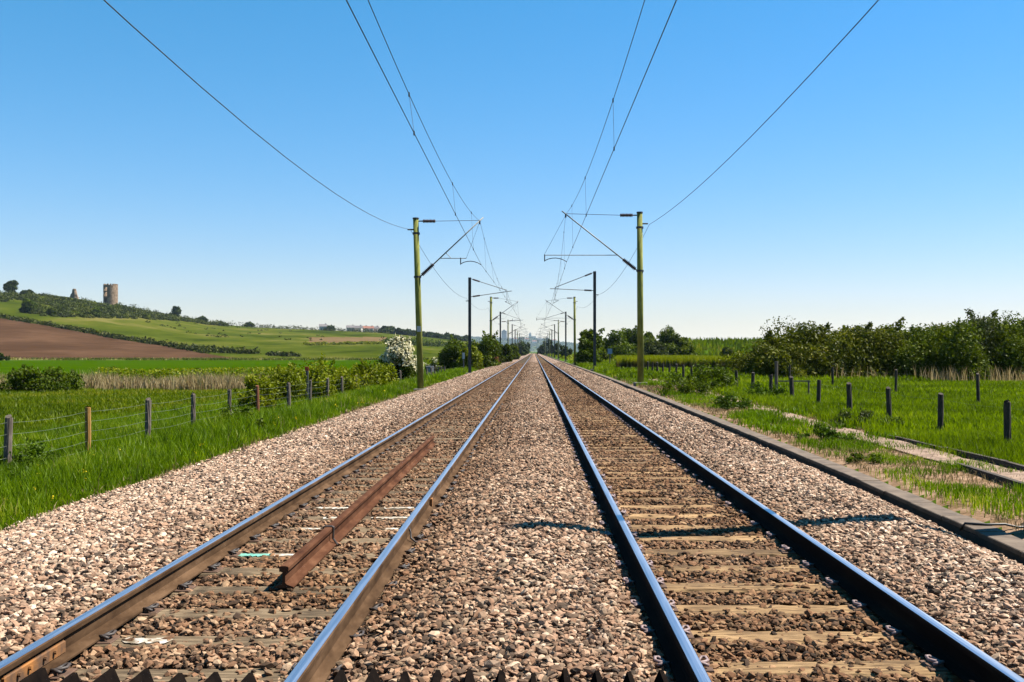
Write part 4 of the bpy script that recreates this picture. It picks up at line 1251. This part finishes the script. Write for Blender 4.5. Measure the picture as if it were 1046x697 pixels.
# ------------------------------------------------------------------ castle ruins on the hill
M_RAG = noisy_mat('ragstone', [(.3, (.12,.078,.048)), (.5, (.26,.18,.118)), (.72, (.40,.29,.20))], .55, .95, bump=.5, bdist=.3)
M_RAGIN = noisy_mat('ragstone_pale', [(.3, (.24,.20,.155)), (.7, (.42,.36,.29))], .5, .95, bump=.3, bdist=.3)
def castle():
    px = 113; u = (px-CX)/F; R = float(ridgeR(u))-14
    x = u*R; zb = float(T(x, R))
    t = thing('castle_tower', 'ruined round stone tower with gaping windows on the left hilltop', 'castle tower', (x, R, zb-.5))
    ro, ri = 6.0, 4.4
    ht = Z_(290.3, R)-zb+.5
    na, nz = 30, 18
    rs = np.random.default_rng(3)
    def present(a, k):
        deg = (a/na)*360
        zf = k/nz
        # broken side faces left towards the camera
        topf = 1.0 - .09*abs(math.sin(a*1.7+.4))*(1 if a % 3 else .3)
        if 222 < deg < 262:
            topf = .93
        if zf > topf: return False
        if 222 < deg < 262:
            for zc in (.20, .47, .72):
                if abs(zf-zc) < .09: return False
        return True
    wallb = MB()
    for a in range(na):
        for k in range(nz):
            if not present(a, k): continue
            t0, t1 = 2*math.pi*a/na, 2*math.pi*(a+1)/na
            z0, z1 = ht*k/nz, ht*(k+1)/nz
            j = rs.uniform(-.12, .12)
            c = [(math.cos(q)*r, math.sin(q)*r) for r in (ro+j, ri) for q in (t0, t1)]
            vs = [(p[0], p[1], z) for z in (z0, z1) for p in c]
            deg = (a/na)*360
            tgt = wallb
            tgt.add(vs, [(0,1,5,4), (3,2,6,7), (2,0,4,6), (1,3,7,5), (4,5,7,6), (0,2,3,1)])
    wallb.build('round_wall', M_RAG, t)
    # smaller stub of the second tower
    px = 76; u = (px-CX)/F; R = float(ridgeR(u))-10; x = u*R; zb = float(T(x, R))
    t = thing('castle_ruin', 'low pyramid shaped ruin of a second tower left of the castle tower', 'ruin', (x, R, zb-.6))
    b = MB(); H2 = Z_(295.0, R)-zb+.6
    prof = [(0, 3.8), (.2, 3.6), (.42, 3.3), (.6, 2.2), (.8, 1.9), (.93, 1.5), (1, 1.0)]
    n = 10; vs = []
    for f, r in prof:
        for k in range(n):
            q = 2*math.pi*k/n; rr = r*rs.uniform(.75, 1.2)
            vs.append((math.cos(q)*rr, math.sin(q)*rr*.6, H2*f+rs.uniform(-.2, .2)*f))
    fs = []
    for i in range(len(prof)-1):
        for k in range(n): fs.append((i*n+k, i*n+(k+1) % n, (i+1)*n+(k+1) % n, (i+1)*n+k))
    fs.append(tuple((len(prof)-1)*n+k for k in range(n)))
    b.add(vs, fs); b.build('rubble_wall', M_RAG, t)
castle()

# ------------------------------------------------------------------ scrub, hedges and trees on the hill
def blob_points(centres, radii, per, flat=.7):
    k = np.repeat(np.arange(len(centres)), per)
    v = rng.normal(size=(len(k), 3)); v /= np.linalg.norm(v, axis=1)[:, None]
    v[:, 2] = np.abs(v[:, 2])
    P = centres[k] + v*(radii[k]*rng.random(len(k))**.35)[:, None]*np.array([1, 1, flat])
    return P, v, k
def hill_point(px, py):
    """world point on the left hill seen at px, py"""
    u = (px-CX)/F
    ys = np.linspace(320, float(ridgeR(u)), 300)
    zz = T(u*ys, ys); p = CY + F*(H-zz)/ys
    i = np.argmin(np.abs(p-py))
    return np.array([u*ys[i], ys[i], zz[i]])
# scrub belt under the castle
Cn, Rd = [], []
for _ in range(760):
    px = random.uniform(-30, 232)
    top = float(lerp(px, SKY_PX, SKY_PY))+.8
    bot = float(lerp(px, [-40, 0, 30, 70, 130, 160, 200, 240], [314, 313, 322, 325, 325.5, 327, 329.5, 333]))
    py = random.uniform(top, max(bot, top+1))
    if px < 32 and py > 309: continue
    if abs(px-113) < 14 and py < 311: continue
    if abs(px-76) < 7 and py < 306: continue
    Cn.append(hill_point(px, py)); Rd.append(random.uniform(1.5, 3.2)*(2.0 if random.random() < .3 else 1))
Cn, Rd = np.array(Cn), np.array(Rd)
P, N, k = blob_points(Cn, Rd, 80, .85)
V, q = leaf_cards(P, .95, N, .3)
rn = np.clip(.25*rng.random(len(P))+.75*rng.random(len(Cn))[k], 0, 1)
o = mesh_np('hillside_scrub', V, q, L_SCRUB, attrs={'rnd': np.repeat(rn, 4)})
tag(o, 'dark mixed scrub covering the hillside below the castle', 'scrub', kind='stuff')
def hedge_line(pxs, pys, r, label, m=L_SCRUB, gap=0.0, step=1.6, per=40):
    C, Rr = [], []
    px = pxs[0]
    while px < pxs[-1]:
        py = float(np.interp(px, pxs, pys)) + random.uniform(-.5, .5)
        if random.random() > gap:
            C.append(hill_point(px, py)); Rr.append(r*random.uniform(.6, 1.35))
        px += step
    C, Rr = np.array(C), np.array(Rr)
    P, N, k = blob_points(C, Rr, per, .95)
    V, q = leaf_cards(P, .95, N, .5)
    o = mesh_np('hedgerow', V, q, m, attrs={'rnd': np.repeat(rng.random(len(P)), 4)})
    return tag(o, label, 'hedge', 'hedgerows on the hill')
Cn, Rd = [], []
for _ in range(55):
    px = random.uniform(150, 330); t0 = float(lerp(px, SKY_PX, SKY_PY))
    if float(fnoise(px, 0, 25, 66)) < .4: continue
    Cn.append(hill_point(px, random.uniform(t0+2, t0+14))); Rd.append(random.uniform(.6, 2.2))
P, N, k = blob_points(np.array(Cn), np.array(Rd), 20)
V, q = leaf_cards(P, .8, N, .5)
tag(mesh_np('pasture_scrub', V, q, L_SCRUB, attrs={'rnd': np.repeat(rng.random(len(P)), 4)}), 'small thorn bushes dotted over the hill pasture', 'scrub', kind='stuff')
hedge_line([-30, 0, 60, 120, 170, 212], [319, 324.5, 334.5, 346, 353.5, 361.5], 2.2, 'dark hedgerow along the upper edge of the ploughed field')
hedge_line([196, 232, 262], [358, 360.5, 361.5], 2.4, 'short dark hedge past the lower corner of the ploughed field', gap=.1)
hedge_line([275, 305], [363, 364.5], 1.6, 'thin hedge at the hill foot left of the bramble thickets', gap=.2)
hedge_line([215, 250, 300, 350, 396], [331.3, 334, 336.5, 338.5, 340.5], 4.2, 'broken line of trees along the hill crest', gap=.12, step=1.8)
hedge_line([312, 350, 400, 420], [352.5, 352, 351, 352], 1.5, 'pale hedge below the bare field on the hill', L_BRAMBLE)
hedge_line([392, 420, 450, 500, 520], [350.5, 352.5, 354, 356, 358], 3.6, 'hazy hedge of tall trees at the foot of the far slope', L_FAR, step=1.3)
for px, pw, py, top, m, lab in [(30, 15, 320, 305.5, L_BRIGHT, 'big bright green bush at the left end of the hillside scrub'), (52, 9, 322, 314, L_HEDGE, 'dark round bush below the hillside scrub'),
                                (150, 9, 326, 320, L_HEDGE, 'dark bush at the lower edge of the hillside scrub'), (97, 11, 324, 315, L_BRIGHT, 'pale green bush at the lower edge of the hillside scrub')]:
    c = hill_point(px, py); q_ = c[1]/F
    make_tree('hill_bush', lab, 'bush', tuple(c-np.array([0, 0, .3])), pw*q_, pw*q_*.8, (py-top)*q_, 2200, 1.0, m, M_BARK, 14, .1, stems=3, sprigs=4, low=-.3, group='bushes on the hill slope')
for px, pw, top, lab in [(13, 13, 287.5, 'round dark tree alone on the hilltop at the far left'), (30, 6, 296.5, 'small round shrub on the hilltop right of the lone tree'),
                         (24, 5, 297.5, 'tiny shrub between the lone hilltop tree and the small round shrub'),
                         (179, 10, 313.5, 'loose green tree on the hill crest below the castle slope'), (205, 11, 324, 'low spreading tree where the scrub belt ends'),
                         (225, 7, 328.5, 'small dark tree on the bare crest right of the scrub'), (255, 8, 329.5, 'round dark tree on the hill crest above the pasture')]:
    c = hill_point(px, float(lerp(px, SKY_PX, SKY_PY))+.3)
    s = c[1]/F
    make_tree('hill_tree', lab, 'tree', tuple(c-np.array([0, 0, .3])), pw*s, pw*s*.9, (Z_(top, c[1])-c[2])*1.05, 2600, 1.3, L_FAR, M_BARK, 16, 1.0 if top < 290 else .1, stems=3, sprigs=5, group='trees on the hill crest')
for i, (px, pw, top, lab) in enumerate([(396, 16, 333.5, 'big rounded tree just right of the ridge houses'), (408, 14, 336, 'second rounded tree right of the ridge houses'),
                           (420, 16, 337, 'dark ridge tree left of the nearest left mast'), (440, 14, 339.5, 'ridge tree right of the nearest left mast'),
                           (456, 16, 341, 'hazy ridge tree above the round dark bush'), (472, 14, 343, 'hazy ridge tree left of the second left mast'),
                           (338, 10, 333.5, 'small tree left of the ridge houses')]):
    c = hill_point(px, float(lerp(px, SKY_PX, SKY_PY))+.4); s = c[1]/F
    make_tree('hill_tree', lab, 'tree', tuple(c-np.array([0, 0, .5])), pw*s*1.2, pw*s, (Z_(top, c[1])-c[2])*1.05, 2600, 1.9, L_FAR, M_BARK, 16, .3, stems=3, sprigs=4, group='trees on the hill crest', low=-.1)

# ------------------------------------------------------------------ houses
M_WHITE = noisy_mat('house_render', [(.3, (.58,.54,.48)), (.7, (.74,.70,.64))], .5, .9, bump=0)
M_CREAM = noisy_mat('house_cream', [(.3, (.48,.40,.32)), (.7, (.60,.52,.43))], .5, .9, bump=0)
M_ROOF = noisy_mat('house_roof', [(.3, (.20,.085,.06)), (.7, (.32,.15,.11))], .8, .9, bump=0)
M_ROOFG = noisy_mat('house_roof_grey', [(.3, (.13,.12,.125)), (.7, (.22,.20,.20))], .8, .9, bump=0)
M_GLASS = noisy_mat('window_dark', [(.3, (.02,.025,.03)), (.7, (.05,.055,.06))], .8, .2, bump=0, spec=.5)
def house(px, zb, dd, w, d, h, rh, mw, mr, label, rot=0.0, group='houses on the ridge'):
    t = thing('house', label, 'house', (X_(px, dd), dd, zb), group)
    t.rotation_euler.z = rot
    MB().box(-w/2, w/2, -d/2, d/2, -1.5, h).build('wall', mw, t)
    b = MB(); e = .35
    b.add([(-w/2-e, -d/2-e, h+.003), (w/2+e, -d/2-e, h+.003), (w/2+e, d/2+e, h+.003), (-w/2-e, d/2+e, h+.003), (-w/2-e, 0, h+rh), (w/2+e, 0, h+rh)],
          [(0,1,5,4), (2,3,4,5), (0,4,3), (1,2,5), (3,2,1,0)])
    rf = b.build('roof', mr, t)
    MB().box(w*.28, w*.28+.9, -.45, .45, h+rh*.45, h+rh+.9).build('chimney', mr, rf)
    n = max(2, int(w/3))
    for fl in range(max(1, int(h/2.7))):
        for i in range(n):
            c = -w/2 + w*(i+.5)/n
            MB().box(c-.55, c+.55, -d/2-.04, -d/2-.003, fl*2.7+.9, fl*2.7+2.1).build('window', M_GLASS, t)
hs = [(366, 9.0, M_WHITE, M_ROOFG, 'white house with grey roof at the left of the ridge group'), (371.5, 8.0, M_CREAM, M_ROOF, 'cream house with red roof second from left on the ridge'),
      (377, 10.0, M_WHITE, M_ROOF, 'white red roofed house in the middle of the ridge group'), (383, 9.0, M_CREAM, M_ROOFG, 'cream house with grey roof at the right of the ridge group'),
      (358, 8.0, M_CREAM, M_ROOFG, 'small cream house among trees left of the ridge group'), (330, 8.0, M_WHITE, M_ROOFG, 'lone white house far left along the tree line')]
for i, (px, w, mw, mr, lab) in enumerate(hs):
    c = hill_point(px, float(lerp(px, SKY_PX, SKY_PY))+.2)
    house(px, c[2]-.3, c[1]-6, w, 7, 4.2, 2.6, mw, mr, lab, random.uniform(-.3, .3))

# ------------------------------------------------------------------ distant hill with the town
def far_hill():
    us = np.linspace(-.30, .22, 160); px = CX+us*F
    Rf = 8000.0
    py = lerp(px, [240, 400, 440, 470, 500, 520, 535, 545, 560, 575, 600, 640, 760], [352, 346, 344.5, 345, 346.5, 347.5, 346, 347, 347.5, 351, 354, 357, 359.3])
    zr = H-(py-CY)*Rf/F
    rows = []
    for s in np.linspace(0, 1, 14):
        Y = 6600+1400*s
        z = -3+(zr+3)*(s*s*(3-2*s))
        rows.append(np.stack([us*Y, np.full_like(us, Y), z+ (fnoise(us*8000, np.full_like(us, Y), 220, 8)-.5)*6*min(1, s*2)], -1))
    for s in (.1, .4, 1):
        rows.append(np.stack([us*(Rf+900*s), np.full_like(us, Rf+900*s), zr*(1-s)-5*s], -1))
    V = np.array(rows); nr, nc = V.shape[:2]
    idx = np.arange(nr*nc).reshape(nr, nc)
    q = np.stack([idx[:-1,:-1], idx[:-1,1:], idx[1:,1:], idx[1:,:-1]], -1).reshape(-1, 4)
    tag(mesh_np('hills', V.reshape(-1, 3), q, bpy.data.materials['hill_pasture'], smooth=True), kind='structure')
    # woods on it
    n = 1500
    u = rng.uniform(-.17, .09, n); s = rng.uniform(.1, 1, n)
    Y = 6600+1400*s
    zr2 = np.interp(u, us, zr); z = -3+(zr2+3)*(s*s*(3-2*s))
    k = fnoise(u*8000, Y, 380, 9) > .33
    C = np.stack([u*Y, Y, z-1], -1)[k]
    P, N, kk = blob_points(C, rng.uniform(10, 26, len(C)), 30, .8)
    V, q = leaf_cards(P, 11, N, .5)
    o = mesh_np('distant_woods', V, q, L_FAR, attrs={'rnd': np.repeat(rng.random(len(P)), 4)})
    tag(o, 'hazy woods covering the distant hill at the end of the tracks', 'woods', kind='stuff')
    def ground_at(px, s=.92):
        Y = 6600+1400*s
        return Y, -3+(float(np.interp((px-CX)/F, us, zr))+3)*(s*s*(3-2*s))
    Y, z = ground_at(515, .95)
    t = thing('tower_block', 'distant blue grey block of flats left of the vanishing point', 'tower block', (X_(515, Y), Y, z-2))
    MB().box(-21, 21, -12, 12, 0, 74).build('wall', M_CAB, t)
    MB().box(-8, 8, -5, 5, 74.01, 82).build('roof_plant', M_CAB, t)
    for fl in range(22):
        MB().box(-19, 19, -12.2, -12.02, 2+fl*3.2, 3.6+fl*3.2).build('window', M_GLASS, t)
    Y, z = ground_at(542, .97)
    t = thing('church', 'distant church tower rising above the hazy hill', 'church', (X_(541.5, Y), Y, z))
    MB().box(-10, 10, -10, 10, 0, 44).build('tower', M_CREAM, t)
    b = MB(); b.add([(-10.3,-10.3,44.01), (10.3,-10.3,44.01), (10.3,10.3,44.01), (-10.3,10.3,44.01), (0,0,58)], [(0,1,4), (1,2,4), (2,3,4), (3,0,4), (3,2,1,0)]); b.build('spire', M_ROOFG, t)
    MB().box(10.1, 46, -8, 8, 0, 24).build('nave', M_CREAM, t)
    names = ['left end', 'left of the church', 'below the church', 'right of the church', 'right end', 'lowest slope', 'beside the tower block', 'above the tracks']
    for i, px in enumerate([505, 527, 538, 551, 566, 533, 520, 546]):
        s = [.8, .75, .7, .78, .8, .5, .85, .6][i]
        Y, z = ground_at(px, s)
        house(px, z+1, Y-10, 34, 20, 14, 8, M_WHITE if i % 2 else M_CREAM, M_ROOF if i % 3 else M_ROOFG, 'tiny pale house on the distant hill, %s' % names[i], group='houses on the distant hill')
far_hill()

# ------------------------------------------------------------------ air
def haze(dens=.000034):
    m = bpy.data.materials.new('haze_air'); m.use_nodes = True
    nt = m.node_tree; nt.nodes.clear()
    out = nt.nodes.new('ShaderNodeOutputMaterial'); v = nt.nodes.new('ShaderNodeVolumePrincipled')
    v.inputs['Color'].default_value = (.62, .79, 1.0, 1); v.inputs['Density'].default_value = dens
    v.inputs['Anisotropy'].default_value = .2
    nt.links.new(v.outputs[0], out.inputs['Volume'])
    b = MB(); b.box(-9500, 9500, -300, 12500, -40, 140)
    o = b.build('haze', m); tag(o, 'pale blue haze over the far hills', 'haze', kind='stuff')
    o.display_type = 'WIRE'
USE_HAZE = True
if USE_HAZE: haze()

# ------------------------------------------------------------------ light, sky, camera
EL, AZ = math.radians(55), math.radians(14)      # sun to the right (+X), a little ahead (+Y)
sdir = Vector((math.cos(EL)*math.cos(AZ), math.cos(EL)*math.sin(AZ), math.sin(EL)))
sun = bpy.data.lights.new('sun', 'SUN'); sun.energy = 5.0; sun.angle = math.radians(.5); sun.color = (1, .94, .83)
so = link(bpy.data.objects.new('sun', sun)); so.rotation_euler = (-sdir).to_track_quat('-Z', 'Y').to_euler()
w = bpy.data.worlds.new('World'); scene.world = w; w.use_nodes = True
nt = w.node_tree; nt.nodes.clear()
out = nt.nodes.new('ShaderNodeOutputWorld'); bg = nt.nodes.new('ShaderNodeBackground')
sky = nt.nodes.new('ShaderNodeTexSky'); sky.sky_type = 'NISHITA'; sky.sun_disc = False
sky.sun_elevation = EL; sky.sun_rotation = math.pi/2 - AZ      # measured clockwise from +Y
sky.altitude = 20; sky.air_density = 1.35; sky.dust_density = 0; sky.ozone_density = 10.0
hs_ = nt.nodes.new('ShaderNodeHueSaturation'); hs_.inputs['Saturation'].default_value = 1.24
nt.links.new(sky.outputs[0], hs_.inputs['Color'])
tn = nt.nodes.new('ShaderNodeMixRGB'); tn.blend_type = 'MULTIPLY'; tn.inputs[0].default_value = 1; tn.inputs[2].default_value = (1.03, .97, 1.0, 1)
nt.links.new(hs_.outputs[0], tn.inputs[1])
sp_ = nt.nodes.new('ShaderNodeSeparateColor'); cb_ = nt.nodes.new('ShaderNodeCombineColor')
nt.links.new(tn.outputs[0], sp_.inputs[0])
for i, (e, k) in enumerate(((.88, 1.20), (.74, 1.45), (1.0, 1.0))):      # a clearer cyan than the model's own blue
    pw = nt.nodes.new('ShaderNodeMath'); pw.operation = 'POWER'; pw.inputs[1].default_value = e
    ml = nt.nodes.new('ShaderNodeMath'); ml.operation = 'MULTIPLY'; ml.inputs[1].default_value = k
    nt.links.new(sp_.outputs[i], pw.inputs[0]); nt.links.new(pw.outputs[0], ml.inputs[0]); nt.links.new(ml.outputs[0], cb_.inputs[i])
nt.links.new(cb_.outputs[0], bg.inputs['Color'])
nt.links.new(bg.outputs[0], out.inputs['Surface'])
bg.inputs['Strength'].default_value = .05

cam = bpy.data.cameras.new('camera'); co = link(bpy.data.objects.new('camera', cam))
cam.sensor_width = 36; cam.lens = 36*F/1046
cam.shift_x = -(CX-523)/1046; cam.shift_y = (CY-348.5)/1046
cam.clip_start = .1; cam.clip_end = 20000
co.location = (0, 0, H); co.rotation_euler = (math.pi/2, 0, 0)
scene.camera = co
scene.view_settings.view_transform = 'Standard'; scene.view_settings.look = 'None'
scene.view_settings.exposure = 1.64; scene.view_settings.gamma = 1
scene.cycles.max_bounces = 6; scene.cycles.diffuse_bounces = 3; scene.cycles.glossy_bounces = 2; scene.cycles.transmission_bounces = 3; scene.cycles.volume_bounces = 1
scene.cycles.use_denoising = True
